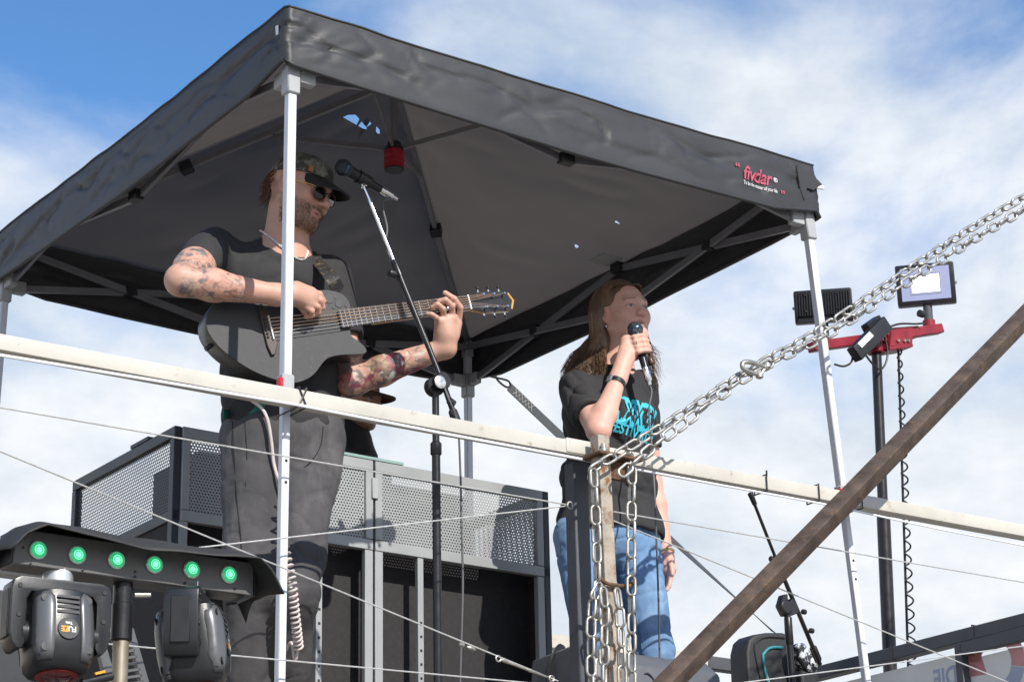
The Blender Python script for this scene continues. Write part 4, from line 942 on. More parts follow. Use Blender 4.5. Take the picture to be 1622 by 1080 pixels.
# ================================================================== PEOPLE: signed distance shapes, blended and meshed
class SDF:
    def __init__(s, lo, hi, h):
        s.lo = np.asarray(lo, float); s.h = h; s.n = np.ceil((np.asarray(hi)-s.lo)/h).astype(int)+1
        s.D = np.full(s.n, .08, np.float32)
    def _sl(s, lo, hi):
        a = np.clip(np.floor((lo-s.lo)/s.h).astype(int), 0, s.n-1); b = np.clip(np.ceil((hi-s.lo)/s.h).astype(int)+1, 1, s.n)
        if np.any(b <= a): return None, None
        ax = [(s.lo[i]+s.h*np.arange(a[i], b[i])).astype(np.float32) for i in range(3)]
        X, Y, Z = np.meshgrid(*ax, indexing='ij', sparse=True)
        return (slice(a[0], b[0]), slice(a[1], b[1]), slice(a[2], b[2])), (X, Y, Z)
    def _put(s, sl, d, k, sub):
        f = s.D[sl]
        if sub: d = -d
        a, b = (f, d)
        if sub:
            hh = np.clip(.5-.5*(f-d)/k, 0, 1); s.D[sl] = f*(1-hh)+d*hh+k*hh*(1-hh)
        else:
            hh = np.clip(.5+.5*(d-f)/k, 0, 1); s.D[sl] = d*(1-hh)+f*hh-k*hh*(1-hh)
    def rc(s, a, b, ra, rb=None, k=.015, sub=False, flat=None, q=1.):
        rb = ra if rb is None else rb; a, b = np.asarray(a, float), np.asarray(b, float); m = max(ra, rb)*max(1, 1)+k+3*s.h
        sl, g = s._sl(np.minimum(a, b)-m, np.maximum(a, b)+m)
        if sl is None: return s
        ab = b-a; L2 = max(float(ab@ab), 1e-9); P = [g[i]-a[i] for i in range(3)]
        t = np.clip((P[0]*ab[0]+P[1]*ab[1]+P[2]*ab[2])/L2, 0, 1)
        dv = [P[i]-t*ab[i] for i in range(3)]; d2 = dv[0]**2+dv[1]**2+dv[2]**2
        if flat is not None:
            dn = dv[0]*flat[0]+dv[1]*flat[1]+dv[2]*flat[2]; d2 = d2+dn**2*(1/q**2-1)
        d = np.sqrt(np.maximum(d2, 1e-12))-(ra+(rb-ra)*t)
        if flat is not None: d = d*(.5+.5*q)
        s._put(sl, d.astype(np.float32), k, sub); return s
    def el(s, c, A, rad, k=.015, sub=False):
        c = np.asarray(c, float); rad = np.asarray(rad, float); m = rad.max()+k+3*s.h; sl, g = s._sl(c-m, c+m)
        if sl is None: return s
        P = [g[i]-c[i] for i in range(3)]; Q = [P[0]*A[j][0]+P[1]*A[j][1]+P[2]*A[j][2] for j in range(3)]
        k0 = np.sqrt((Q[0]/rad[0])**2+(Q[1]/rad[1])**2+(Q[2]/rad[2])**2); k1 = np.sqrt((Q[0]/rad[0]**2)**2+(Q[1]/rad[1]**2)**2+(Q[2]/rad[2]**2)**2)
        d = k0*(k0-1)/np.maximum(k1, 1e-6); s._put(sl, d.astype(np.float32), k, sub); return s
    def chain(s, pts, rs, k=.006, kk=None):
        for i in range(len(pts)-1): s.rc(pts[i], pts[i+1], rs[i], rs[i+1], k)
        return s
    def mesh(s):                                           # surface nets
        D = s.D; ins = D < 0; n = D.shape; c = np.zeros(tuple(x-1 for x in n), np.int8)
        for i in (0, 1):
            for j in (0, 1):
                for k in (0, 1): c += ins[i:n[0]-1+i, j:n[1]-1+j, k:n[2]-1+k]
        act = np.argwhere((c > 0) & (c < 8)); idx = np.full(c.shape, -1, np.int64); idx[tuple(act.T)] = np.arange(len(act))
        acc = np.zeros((len(act), 3)); cnt = np.zeros(len(act))
        off = [(i, j, k) for i in (0, 1) for j in (0, 1) for k in (0, 1)]
        for a in off:
            for ax in range(3):
                if a[ax]: continue
                b = list(a); b[ax] = 1; da = D[act[:, 0]+a[0], act[:, 1]+a[1], act[:, 2]+a[2]]; db = D[act[:, 0]+b[0], act[:, 1]+b[1], act[:, 2]+b[2]]
                m = (da < 0) != (db < 0); t = np.where(m, da/np.where(m, da-db, 1), 0)
                p = np.tile(np.array(a, float), (len(act), 1)); p[:, ax] += t; acc[m] += p[m]; cnt[m] += 1
        V = s.lo+s.h*(act+acc/cnt[:, None]); F = []
        for ax in range(3):
            o1, o2 = [(1, 2), (2, 0), (0, 1)][ax]; sl0 = [slice(None)]*3; sl1 = [slice(None)]*3; sl0[ax] = slice(0, n[ax]-1); sl1[ax] = slice(1, n[ax])
            e = ins[tuple(sl0)] != ins[tuple(sl1)]; E_ = np.argwhere(e)
            E_ = E_[(E_[:, o1] > 0) & (E_[:, o2] > 0) & (E_[:, o1] < n[o1]-1) & (E_[:, o2] < n[o2]-1)]
            if not len(E_): continue
            q = []
            for d1, d2 in ((0, 0), (1, 0), (1, 1), (0, 1)):
                r = E_.copy(); r[:, o1] -= d1; r[:, o2] -= d2; q.append(idx[tuple(r.T)])
            q = np.stack(q, 1); fl = ins[tuple(E_.T)]; q[~fl] = q[~fl][:, ::-1]; F.append(q)
        F = np.concatenate(F); F = F[(F >= 0).all(1)]; return V, F
def vnormals(V, F):
    N = np.zeros_like(V); fn = np.cross(V[F[:, 2]]-V[F[:, 0]], V[F[:, 3]]-V[F[:, 1]])
    for k in range(4): np.add.at(N, F[:, k], fn)
    return N/np.maximum(np.linalg.norm(N, axis=1), 1e-12)[:, None]
def relax(V, F, it=2, w=.5):
    for _ in range(it):
        S = np.zeros_like(V); C = np.zeros(len(V))
        for k in range(4):
            np.add.at(S, F[:, k], V[F[:, (k+1) % 4]]+V[F[:, k-1]]); np.add.at(C, F[:, k], 2)
        V = V*(1-w)+w*S/np.maximum(C, 1)[:, None]
    return V
def body_mesh(name, V, F, mat, parent, col=None, smooth=180):
    o0 = root_loc(parent); me = bpy.data.meshes.new(name); me.from_pydata((V-o0).tolist(), [], F.tolist())
    if col is not None:
        at_ = me.color_attributes.new('Col', 'FLOAT_COLOR', 'POINT'); at_.data.foreach_set('color', np.column_stack([col, np.ones(len(V))]).astype(np.float32).ravel())
    return link_mesh(name, me, mat, parent, o0, smooth)
def axes_from(f, up=EZ):                                    # rows: left, forward, up
    f = nrm(f); l = nrm(np.cross(up, f)); return np.array([l, f, np.cross(f, l)])
def roll_axes(A, deg):
    c, s = math.cos(R(deg)), math.sin(R(deg)); return np.array([A[0]*c+A[2]*s, A[1], -A[0]*s+A[2]*c])
def head_sdf(S, H, A, w=1., jaw=1., nose=1., brow=1.):
    g = lambda x, y, z: H+A[0]*x*w+A[1]*y+A[2]*z
    S.el(g(0, -.018, .030), A, (.076*w, .095, .082), .01)
    S.el(g(0, .028, -.012), A, (.063*w, .064, .088), .03)
    S.el(g(0, .032, -.066), A, (.053*w*jaw, .050, .044), .03)
    S.el(g(0, .074, -.098), A, (.020*jaw, .017, .016), .022)
    for s in (-1, 1):
        S.el(g(s*.041, .057, -.030), A, (.024, .026, .026), .025)
        S.rc(g(s*.066*jaw, .0, -.055), g(s*.03*jaw, .062, -.095), .014, .014, .03)
    S.rc(g(-.040, .074, .019), g(0, .084, .017), .013*brow, .013*brow, .018); S.rc(g(.040, .074, .019), g(0, .084, .017), .013*brow, .013*brow, .018)
    for s in (-1, 1):
        S.el(g(s*.032, .102, -.003), A, (.019, .020, .0125), .012, sub=True)
        S.el(g(s*.032, .0755, -.003), A, (.0145, .0145, .0145), .004)
        S.rc(g(s*.019, .089, .0035), g(s*.044, .083, .002), .0028, .0025, .005)     # upper lid
    S.rc(g(0, .088, .010), g(0, .108*nose, -.028), .0075, .0105, .012)
    S.el(g(0, .109*nose, -.031), A, (.011, .011, .010), .008)
    for s in (-1, 1):
        S.el(g(s*.0125, .098, -.035), A, (.0078, .011, .0075), .007)
        S.el(g(s*.0065, .103*nose, -.0425), A, (.0035, .0045, .003), .003, sub=True)
    for z, r, y in ((-.0605, .0046, .0900), (-.0705, .0056, .0885)):
        S.rc(g(-.022, .083, -.065), g(-.006, y, z), .003, r, .006); S.rc(g(-.006, y, z), g(.006, y, z), r, r, .006); S.rc(g(.006, y, z), g(.022, .083, -.065), r, .003, .006)
    S.rc(g(-.020, .0915, -.0650), g(.020, .0915, -.0650), .0018, .0018, .004, sub=True)
    for s in (-1, 1):
        S.el(g(s*.076, -.006, -.008), roll_axes(A, 0), (.010, .019, .031), .008)
        S.el(g(s*.086, -.002, -.004), A, (.007, .010, .017), .006, sub=True)
    return g
def to_head(V, H, A, w=1.): return np.stack([((V-H)@A[0])/w, (V-H)@A[1], (V-H)@A[2]], 1)
def blend(col, m, c): return col*(1-m[:, None])+np.asarray(c)*m[:, None]
def soft(d, e): return np.clip(.5-d/e, 0, 1)
def face_colour(V, H, A, base, lips, browc, w=1., eyes=True, stubble=None, flush=(.56, .24, .19), iris=(.05, .07, .08)):
    q = to_head(V, H, A, w); col = np.tile(np.asarray(base, float), (len(V), 1)); x, y, z = np.abs(q[:, 0]), q[:, 1], q[:, 2]; fr = (y > .02)
    nz_ = fbm(V*60, 3, 1); col *= (1+.07*nz_)[:, None]; col = blend(col, np.clip(.30*fbm(V*26, 3, 77)+.05, 0, .4), flush)
    col = blend(col, .35*np.exp(-((x-.042)**2/.0005+(z+.03)**2/.0007))*fr, flush); col = blend(col, .35*np.exp(-(x**2/.0002+(z+.03)**2/.0003))*(y > .09), flush)
    col = blend(col, .4*(x > .068)*(np.abs(z+.008) < .035)*(np.abs(y) < .03), flush)
    lip = soft(np.sqrt((x/.0235)**2+((z+.0655)/.0105)**2)-1, .45)*(y > .078); col = blend(col, .6*lip, lips)
    mth = soft(np.sqrt((x/.019)**2+((z+.0655)/.0020)**2)-1, .6)*(y > .078); col = blend(col, .8*mth, np.asarray(lips)*.25)
    bz = .0225-.25*np.maximum(x-.036, 0)-.05*(x < .03)*(.03-x); br = soft(np.abs(z-bz)-.0038, .004)*(x > .014)*(x < .054)*(y > .05); col = blend(col, .75*br*(.8+.2*nz_), browc)
    if eyes:
        ex = (x-.032)/.0145; ez = (z+.0045)/.0052; al = soft(np.sqrt(ex**2+ez**2)-1, .35)*(y > .07); col = blend(col, al, (.42, .38, .35))
        ir = soft(np.sqrt((x-.0335)**2+(z+.0035)**2)-.0055, .003)*(al > .3); col = blend(col, ir, iris)
        la = soft(np.abs(z-(.0012-60*(x-.032)**2*.25))-.0012, .0022)*(np.abs(x-.033) < .017)*(y > .07); col = blend(col, .8*la, (.05, .03, .025))
        sh_ = soft(np.sqrt(((x-.032)/.02)**2+((z+.004)/.014)**2)-1, .8)*(y > .06)*(1-al); col = blend(col, .25*sh_, np.asarray(base)*[.75, .55, .55])
    if stubble is not None:
        jw = np.clip((-.030-z+.25*np.maximum(0, .05-y))/.02, 0, 1)*np.clip((z+.128)/.015, 0, 1)*np.clip((y-.0)/.02, 0, 1)*(1-lip); ctr = np.clip(1-np.exp(-(x**2/.0003))*0, 0, 1)
        chk = np.clip((x*0+(-.045-z))/.02+.9*(y < .055), 0, 1); mus = soft(np.sqrt((x/.030)**2+((z+.0515)/.007)**2)-1, .5)*(y > .07)
        m = np.clip(jw*np.maximum(chk, .55)+mus, 0, 1)*(1-lip*.95)*(.72+.28*vnoise(V*420, 4)); col = blend(col, np.clip(.95*m, 0, 1), stubble)
    return col, q
m_skin = M('skin', (1, 1, 1), .52, var=.07, scale=70, bump=.16, bscale=300, attr='Col')
sk = m_skin.node_tree.nodes['Principled BSDF']; sk.inputs['Subsurface Weight'].default_value = .08; sk.inputs['Subsurface Radius'].default_value = (.012, .004, .002); sk.inputs['Subsurface Scale'].default_value = .6
def wrinkle(V, F, amp, sx, sz, seed, lam=1.0):
    N = vnormals(V, F); q = np.column_stack([V[:, 0]*sx, V[:, 1]*sx, V[:, 2]*sz]); r = 1-np.abs(vnoise(q+.6*fbm(V*9, 2, seed)[:, None], seed))*2; r2 = 1-np.abs(vnoise(q*2.3+5, seed+1))*2
    return V+N*(amp*(r*.7+r2*.3))[:, None]
def folds(V, F, amp, d, along, across, seed, w=.16):       # sharp creases running along the direction d
    N = vnormals(V, F); d = nrm(d); t = V@d; rest = V-np.outer(t, d); q = rest*across+np.outer(t*along, d)+.5*fbm(V*7, 2, seed+3)[:, None]
    n_ = vnoise(q, seed); return V+N*(amp*(-np.exp(-(n_/w)**2)+.5*n_+.25))[:, None]
def finger(S, pts, r0=.0088, r1=.0068, k=.003):
    rs = np.linspace(r0, r1, len(pts)); S.chain(pts, rs, k); return S

def brim(gf, mat, parent, L=.078, z0=.032, drop=.020, th=.004):
    V = []; nu, nv = 18, 8
    for t_ in (0, -th):
        for i in range(nu):
            a = -1+2*i/(nu-1); t = a*.92
            for j in range(nv):
                s = j/(nv-1); V.append(gf(.082*math.sin(t)*(1-.08*s), -.014+.104*math.cos(t)+s*(L*(1-a**4)**.6), z0-drop*s-.010*abs(a)**2.2+t_))
    n_ = nu*nv; F = [(i*nv+j, i*nv+j+1, (i+1)*nv+j+1, (i+1)*nv+j) for i in range(nu-1) for j in range(nv-1)]; F += [tuple(x+n_ for x in f[::-1]) for f in F]
    bd = [i*nv+nv-1 for i in range(nu)]; F += [(bd[i], bd[i+1], bd[i+1]+n_, bd[i]+n_) for i in range(nu-1)]
    return MB().add(V, F).build('brim', mat, parent, smooth=60)
# ================================================================== GUITARIST
SKIN_M = (.54, .315, .235)
man = empty('person', at(430, 1185, 6.36)*[1, 1, 0]+[0, 0, DECK], 'guitarist in black T-shirt, patterned cap and sunglasses playing a dark guitar', 'person')
HM = at(476, 302, 6.30)
fh = np.array([math.cos(R(27)), -math.sin(R(27)), 0]); fwd = nrm(fh*math.cos(R(21))-EZ*math.sin(R(21))); AM = roll_axes(axes_from(fwd), -4)
neckb = at(447, 412, 6.37)
RSh, LSh = at(340, 397, 6.30), at(520, 440, 6.44)
# guitar frame
PG = at(425, 519, 6.15); ga = nrm([.589, .26, .181]); gn = np.array([.40, -.915, .0]); gn = nrm(gn-ga*(gn@ga)); gw = np.cross(gn, ga); gw = gw if gw[2] > 0 else -gw
def GP(px, py, off=0.): return onplane(px, py, PG+gn*off, gn)
REl, RWr = at(287, 444, 6.00), at(438, 467, 6.085)
LEl, LWr = at(556, 604, 6.42), at(706, 551, 6.40)
S = SDF(np.minimum.reduce([REl, HM, LWr, at(440, 640, 6.4)])-.13, np.maximum.reduce([HM, LWr, RWr, LEl])+.15, .0036)
g = head_sdf(S, HM, AM, 1.03, 1.1, 1.04, 1.1)
S.rc(g(0, -.022, -.06), neckb, .058, .066, .03); S.rc(g(0, .01, -.09), neckb-EZ*.02, .050, .055, .03)
S.rc(neckb-EZ*.03, at(444, 560, 6.38), .10, .12, .04); S.rc(RSh+[.03, .02, -.02], LSh+[-.03, 0, -.02], .055, .055, .04)
S.rc(RSh, RSh*.35+REl*.65, .058, .056, .03); S.rc(RSh*.4+REl*.6, REl, .054, .044, .03)
fm = REl*.66+RWr*.34
S.rc(REl, fm, .044, .0455, .02); S.rc(fm, RWr, .0455, .029, .02)
S.rc(LSh, LEl, .056, .047, .03); fm = LEl*.68+LWr*.32; S.rc(LEl, fm, .044, .045, .02); S.rc(fm, LWr, .045, .0285, .02)
# right hand, thumb and index holding the plectrum against the strings
hp = lambda px, py, o: GP(px, py, o)
k1, k2 = hp(462, 466, .062), hp(494, 470, .052)
S.rc(RWr, k1, .031, .030, .02); S.rc(k1, k2, .030, .021, .02, ); S.rc(k1, hp(490, 482, .050), .028, .020, .015); S.rc(hp(470, 456, .06), hp(492, 463, .05), .020, .017, .012)
finger(S, [hp(492, 462, .052), hp(506, 466, .050), hp(512, 477, .040), hp(504, 484, .030)], .0105, .0085)
finger(S, [hp(493, 471, .056), hp(508, 476, .055), hp(511, 487, .042), hp(500, 492, .031)], .0105, .0085)
finger(S, [hp(490, 479, .058), hp(503, 486, .057), hp(504, 495, .043), hp(492, 498, .032)], .0102, .008)
finger(S, [hp(484, 486, .056), hp(494, 493, .055), hp(494, 500, .043), hp(485, 502, .033)], .0092, .0075)
finger(S, [hp(470, 478, .045), hp(482, 492, .034), hp(497, 499, .026)], .012, .0085)
# left hand on the neck
lw2 = hp(706, 530, -.012)
S.rc(LWr, lw2, .031, .030, .02, ); S.rc(lw2, hp(713, 506, .004), .031, .022, .02); S.rc(lw2, hp(699, 510, .004), .030, .022, .015); S.rc(hp(724, 512, -.004), hp(718, 530, -.012), .016, .020, .012)
finger(S, [hp(727, 504, .004), hp(729, 487, .026), hp(719, 473, .036), hp(705, 464, .028)], .0105, .0085)
finger(S, [hp(716, 502, .008), hp(716, 485, .032), hp(706, 475, .040), hp(695, 477, .028)], .0105, .0085)
finger(S, [hp(704, 504, .008), hp(702, 490, .032), hp(693, 482, .040), hp(685, 487, .028)], .010, .0082)
finger(S, [hp(696, 512, .002), hp(691, 503, .026), hp(684, 498, .034), hp(677, 497, .026)], .0088, .0072)
finger(S, [hp(722, 520, -.02), hp(722, 500, -.035), hp(712, 480, -.034)], .0125, .010)
V, F = S.mesh(); V = relax(V, F, 1, .4)
col, q = face_colour(V, HM, AM, SKIN_M, (.42, .15, .13), (.11, .065, .04), 1.03, eyes=False, stubble=(.17, .105, .068))
farhead = np.linalg.norm(V-HM, axis=1) > .16; base = np.array(SKIN_M)*(1+.05*fbm(V*50, 3, 8))[:, None]; base = blend(base, np.clip(.5*fbm(V*18, 3, 78)+.06, 0, .5), (.56, .25, .19)); col = np.where(farhead[:, None], base, col)
def tattoo(col, V, a, b, seed, lo, hi, palette):
    d = b-a; L = np.linalg.norm(d); d = d/L; t = ((V-a)@d)/L; rad = V-a-np.outer((V-a)@d, d); near = (np.linalg.norm(rad, axis=1) < .075)&(t > lo-.15)&(t < hi+.15)
    u_, s_, w_ = frame(d); ang = np.arctan2(rad@w_, rad@s_); q = np.column_stack([t*L*1., np.cos(ang)*.05, np.sin(ang)*.05])
    wq = q+.018*np.column_stack([fbm(q*28, 3, seed), fbm(q*28+9, 3, seed+1), fbm(q*28+17, 3, seed+2)])
    edge = np.clip((np.minimum(t-lo, hi-t)*L+.014*vnoise(q*34, seed+7)*1.8)/.055, 0, 1)**1.5*near
    for i, (c, th, st) in enumerate(palette):
        n = fbm(wq*(22+5*i), 3, seed+10+i); m = np.clip((n-th)/.10, 0, 1)*edge; col = blend(col, st*m, c)
    ln = np.abs(fbm(wq*20, 3, seed+30)); m = np.clip((.045-ln)/.03, 0, 1)*edge; col = blend(col, .72*m, (.05, .055, .06))
    ln = np.abs(fbm(wq*34, 2, seed+40)); m = np.clip((.04-ln)/.03, 0, 1)*edge; return blend(col, .5*m, (.06, .065, .07))
PAL1 = [((.50, .40, .28), .12, .4), ((.13, .15, .17), .10, .75), ((.42, .20, .13), .16, .55), ((.10, .115, .13), .22, .8), ((.20, .25, .24), .2, .45)]
col = tattoo(col, V, RSh, REl, 3, .50, 1.06, PAL1); col = tattoo(col, V, REl, RWr, 5, -.12, .78, [PAL1[0], PAL1[2], PAL1[3], PAL1[4]])
PAL2 = [((.28, .04, .07), .06, .75), ((.07, .08, .10), .10, .8), ((.24, .03, .06), .16, .8), ((.25, .22, .13), .2, .6), ((.62, .58, .52), .27, .7)]
col = tattoo(col, V, LEl, LWr, 23, -.2, .86, PAL2)
body_mesh('body', V, F, m_skin, man, col); BV_B = BVHTree.FromPolygons([Vector(p) for p in V], F.tolist()); BODY_V, BODY_N = V, vnormals(V, F)
# T-shirt
m_tee = M('black_cotton', (.024, .0235, .025), .82, var=.15, scale=40, bump=.25, bscale=600)
hipM = at(448, 680, 6.39); chest = at(438, 470, 6.385); bel = at(444, 585, 6.385)
ft = nrm([.36, -.93, 0]); lt = np.array([-ft[1], ft[0], 0])
S = SDF(np.minimum.reduce([RSh, hipM])-.22, np.maximum.reduce([LSh, hipM])+.24, .0050)
S.rc(RSh+[.035, .015, -.045], LSh+[-.04, 0, -.045], .078, .076, .05); S.rc(chest-lt*.05, chest+lt*.05, .135, .135, .06, flat=ft, q=.92)
S.rc(bel-lt*.055, bel+lt*.055, .132, .132, .07, flat=ft, q=.90); S.rc(hipM-lt*.055+EZ*.03, hipM+lt*.055+EZ*.02, .130, .130, .06, flat=ft, q=.90)
S.rc(neckb-EZ*.055, neckb+EZ*.012, .10, .080, .05)
slv = RSh*.47+REl*.53; S.rc(RSh, slv, .072, .069, .03); slv2 = LSh*.45+LEl*.55; S.rc(LSh, slv2, .071, .070, .03)
S.rc(neckb+EZ*.055, g(0, 0, -.06), .070, .062, .006, sub=True)
cut = lambda p, d, r=.12: S.rc(p+nrm(d)*(r+.0), p+nrm(d)*(r+.08), r, r, .006, sub=True)
S.el(slv+nrm(REl-RSh)*.050, axes_from(nrm(REl-RSh)), (.085, .042, .085), .004, sub=True)
S.el(slv2+nrm(LEl-LSh)*.050, axes_from(nrm(LEl-LSh)), (.085, .042, .085), .004, sub=True)
S.el(hipM-EZ*.115, np.eye(3), (.26, .26, .055), .004, sub=True)
V, F = S.mesh(); V = relax(V, F, 2); V = folds(V, F, .007, [.8, .2, -.6], 2, 9, 31, .22); V = folds(V, F, .004, [.5, 0, .85], 3, 12, 33, .22); V = wrinkle(V, F, .0012, 40, 40, 35)
tee = body_mesh('t_shirt', V, F, m_tee, man); BV_T = BVHTree.FromPolygons([Vector(p) for p in V], F.tolist())
# jeans
m_bjean = M('black_denim', (.058, .056, .059), .85, var=.35, scale=7, bump=.4, bscale=500, wear=(.10, .096, .098), wscale=6, wpos=.57, aniso=(1, 1, .5))
RHip, LHip = at(402, 700, 6.37), at(492, 700, 6.42)
RKn, LKn = at(396, 925, 6.28), at(460, 945, 6.28); RAn, LAn = at(386, 1165, 6.36), at(446, 1170, 6.55)
RAn[2] = LAn[2] = DECK+.07
S = SDF(np.minimum.reduce([RHip, RAn, LKn])-.2, np.maximum.reduce([LHip, LAn, LKn])+.2, .0056)
S.rc(hipM-lt*.05-EZ*.005, hipM+lt*.05-EZ*.005, .125, .125, .05, flat=ft, q=.9)
for H_, K_, N_ in ((RHip, RKn, RAn), (LHip, LKn, LAn)):
    S.rc(H_, K_, .102, .074, .035); S.rc(K_, N_, .072, .068, .04)
S.el(hipM+EZ*.115, np.eye(3), (.3, .3, .065), .004, sub=True)
V, F = S.mesh(); V = relax(V, F, 2)
kn = np.exp(-((V[:, 2]-RKn[2]-.05)/.10)**2)+.7*np.exp(-((V[:, 2]-hipM[2]+.15)/.09)**2)+.9*np.exp(-((V[:, 2]-DECK-.15)/.12)**2)
V2 = folds(V, F, .0075, [.75, .1, .55], 2, 10, 51, .22); V2 = folds(V2, F, .006, [.8, .1, -.45], 2.5, 11, 53, .22); V = V+(V2-V)*np.clip(.22+kn, 0, 1.1)[:, None]
V = folds(V, F, .003, [.15, 0, 1], 2, 8, 57, .25); V2 = folds(V, F, .006, [.9, .1, .35], 3, 15, 59, .12); V = V+(V2-V)*np.clip(kn-.25, 0, 1)[:, None]; V = wrinkle(V, F, .0012, 40, 40, 55)
jn = body_mesh('jeans', V, F, m_bjean, man)
BV_J = BVHTree.FromPolygons([Vector(p) for p in V], F.tolist())
def on_mesh(bvh, px, py, lift=.003, Y=6.3):
    d = nrm(_ray(px, py)); h = bvh.ray_cast(Vector(CAM), Vector(d)); p = np.array(h[0]) if h[0] else at(px, py, Y); return p-d*lift
for path in ([(368, 668), (372, 740), (376, 800), (382, 860), (384, 930)], [(388, 668), (391, 720), (389, 770)], [(512, 676), (508, 705), (496, 727), (482, 740)]):
    MB().tube(curve([on_mesh(BV_J, *p, .0005) for p in path], 30), .0016, 5).build('seam', M('seam_thread', (.015, .015, .016), .9), jn)
for x, r in ((RAn, 0), (LAn, 1)):
    S = SDF(x-[.16, .34, .10], x+[.16, .16, .1], .006); fd = nrm([.1+.2*r, -1, 0])
    S.rc(x-EZ*.03-fd*.04, x-EZ*.035+fd*.09, .042, .040, .03); S.rc(x-EZ*.038+fd*.09, x-EZ*.042+fd*.16, .040, .030, .03); S.rc(x, x+EZ*.03, .05, .05, .03)
    V, F = S.mesh(); body_mesh('shoe', V, F, M('shoe_leather', (.02, .02, .02), .5), man)
# teal waistband
wb = [];
for x, y in ((354, 656), (362, 655), (378, 652), (396, 648), (414, 643), (428, 640)): wb.append(on_mesh(BV_J, x, y, .006, 6.26))
MB().ribbon(curve(wb, 16), [EZ*.028]*len(curve(wb, 16)), .003).build('waistband', M('teal_band', (.006, .11, .09), .6, var=.15, scale=40), man)
# cap
m_cap = M('patterned_cap', (.06, .06, .055), .8, var=.3, scale=30, wear=(.20, .195, .165), wscale=34, wpos=.52, bump=.2, bscale=500); m_capb = M('cap_brim', (.010, .010, .011), .7, var=.2)
gm = lambda x, y, z: HM+AM[0]*x*1.03+AM[1]*y+AM[2]*z
V, F = [], []; K, Lr = 40, 14
for j in range(Lr):
    f = j/(Lr-1); ph = f*math.pi/2*.985
    for k in range(K):
        t = 2*math.pi*k/K; fr_ = math.cos(t); rz = .032+(.014 if fr_ > 0 else -.014)*abs(fr_)
        V.append(gm(.0845*math.cos(ph)**.75*math.sin(t), -.014+.1045*math.cos(ph)**.75*math.cos(t), rz+(.080-.012*fr_)*math.sin(ph)))
F = [(j*K+k, j*K+(k+1) % K, (j+1)*K+(k+1) % K, (j+1)*K+k) for j in range(Lr-1) for k in range(K)]+[tuple((Lr-1)*K+k for k in range(K)), tuple(range(K-1, -1, -1))]
cap = MB().add(V, F).build('cap', m_cap, man, smooth=60)
brim(gm, m_capb, cap, .084, .046, .030)
MB().box(gm(-.066, .062, .052), (nrm(AM[0]*.75+AM[1]*.66), nrm(-AM[0]*.66+AM[1]*.75), AM[2]), (.0075, .002, .009)).build('leather_tag', M('leather_tag', (.30, .12, .035), .6), cap)
# sunglasses
sg = MB().lathe(gm(0, .1, -.003), AM[1], [(.002, 0), (.003, .004), (.002, .008)], 8).build('sunglasses', M('glass_frame', (.05, .022, .010), .25, var=.5, scale=120, coat=.4), man)
m_lensd = M('dark_lens', (.010, .008, .007), .06, coat=.6)
for s in (-1, 1):
    c = gm(s*.033, .0985, -.006); out = nrm(AM[1]+AM[0]*s*.18); sx_ = nrm(AM[0]-out*(AM[0]@out)); uz = np.cross(sx_, out); uz = uz if uz@AM[2] > 0 else -uz
    ring = [c+sx_*.0245*math.cos(t)*(1+.06*math.sin(t))+uz*.0215*math.sin(t) for t in np.linspace(0, 2*math.pi, 28, endpoint=False)]
    MB().tube(ring, .0030, 8, closed=True).build('rim', MATS['glass_frame'], sg)
    MB().add([c+out*.001]+[p for p in ring], [(0, i+1, (i+1) % 28+1) for i in range(28)]).build('lens', m_lensd, sg)
    MB().tube(curve([c+sx_*s*.0245+uz*.009, gm(s*.072, .078, .002), gm(s*.0795, .03, .003), gm(s*.0795, -.004, .004), gm(s*.080, -.02, -.012)], 16), .0018, 6).build('temple', M('gold_wire', (.55, .38, .16), .25, .9), sg)
MB().tube(curve([gm(-.010, .103, .001), gm(0, .106, .004), gm(.010, .103, .001)], 8), .0026, 6).build('bridge', MATS['glass_frame'], sg)
# hair at the nape and necklace
def strands(paths, r, name, mat, parent):
    mb = MB()
    for p in paths: mb.tube(p, np.linspace(r, r*.25, len(p)), 4, cap=False)
    o = mb.build(name, mat, parent, smooth=180, recalc=False); o['kind'] = 'stuff'; return o
m_hairm = M('reddish_hair', (.10, .038, .018), .5, var=.4, scale=60)
ps = []
for i in range(260):
    a = R(random.uniform(112, 248)); z0 = random.uniform(-.055, .03); rx = .076+random.uniform(0, .004); p0 = np.array([rx*math.sin(a), -.014+.098*math.cos(a)*(1-.15*max(0, -z0/.055)), z0]); o_ = np.array([math.sin(a), math.cos(a), 0]); l_ = random.uniform(.015, .034)
    ps.append(curve([gm(*p0), gm(*(p0+o_*.006+np.array([0, 0, -l_*.5]))), gm(*(p0+o_*random.uniform(.006, .02)+np.array([random.uniform(-.005, .005), 0, -l_])))], 5))
strands(ps, .0016, 'hair', m_hairm, man)
beard = []
q_ = to_head(BODY_V, HM, AM, 1.03); jm = (q_[:, 2] < -.040+.12*np.maximum(0, .05-q_[:, 1]))&(q_[:, 2] > -.122)&(q_[:, 1] > .004)&(np.abs(q_[:, 0]) < .07)
jm &= ~((np.abs(q_[:, 0]) < .024)&(np.abs(q_[:, 2]+.0655) < .0125)&(q_[:, 1] > .07)); jm &= ~((q_[:, 2] > -.045)&(q_[:, 1] > .05))
ii = np.flatnonzero(jm); ii = rng.choice(ii, min(1000, len(ii)), replace=False); BN = BODY_N
for i in ii:
    p = BODY_V[i]; d_ = nrm(BN[i]*.6-AM[2]*.7+rng.normal(0, .25, 3)); l_ = rng.uniform(.003, .007); beard.append([p-BN[i]*.001, p+d_*l_*.5, p+d_*l_])
strands(beard, .00075, 'beard', M('beard_hair', (.13, .075, .045), .6, var=.4, scale=200), man)
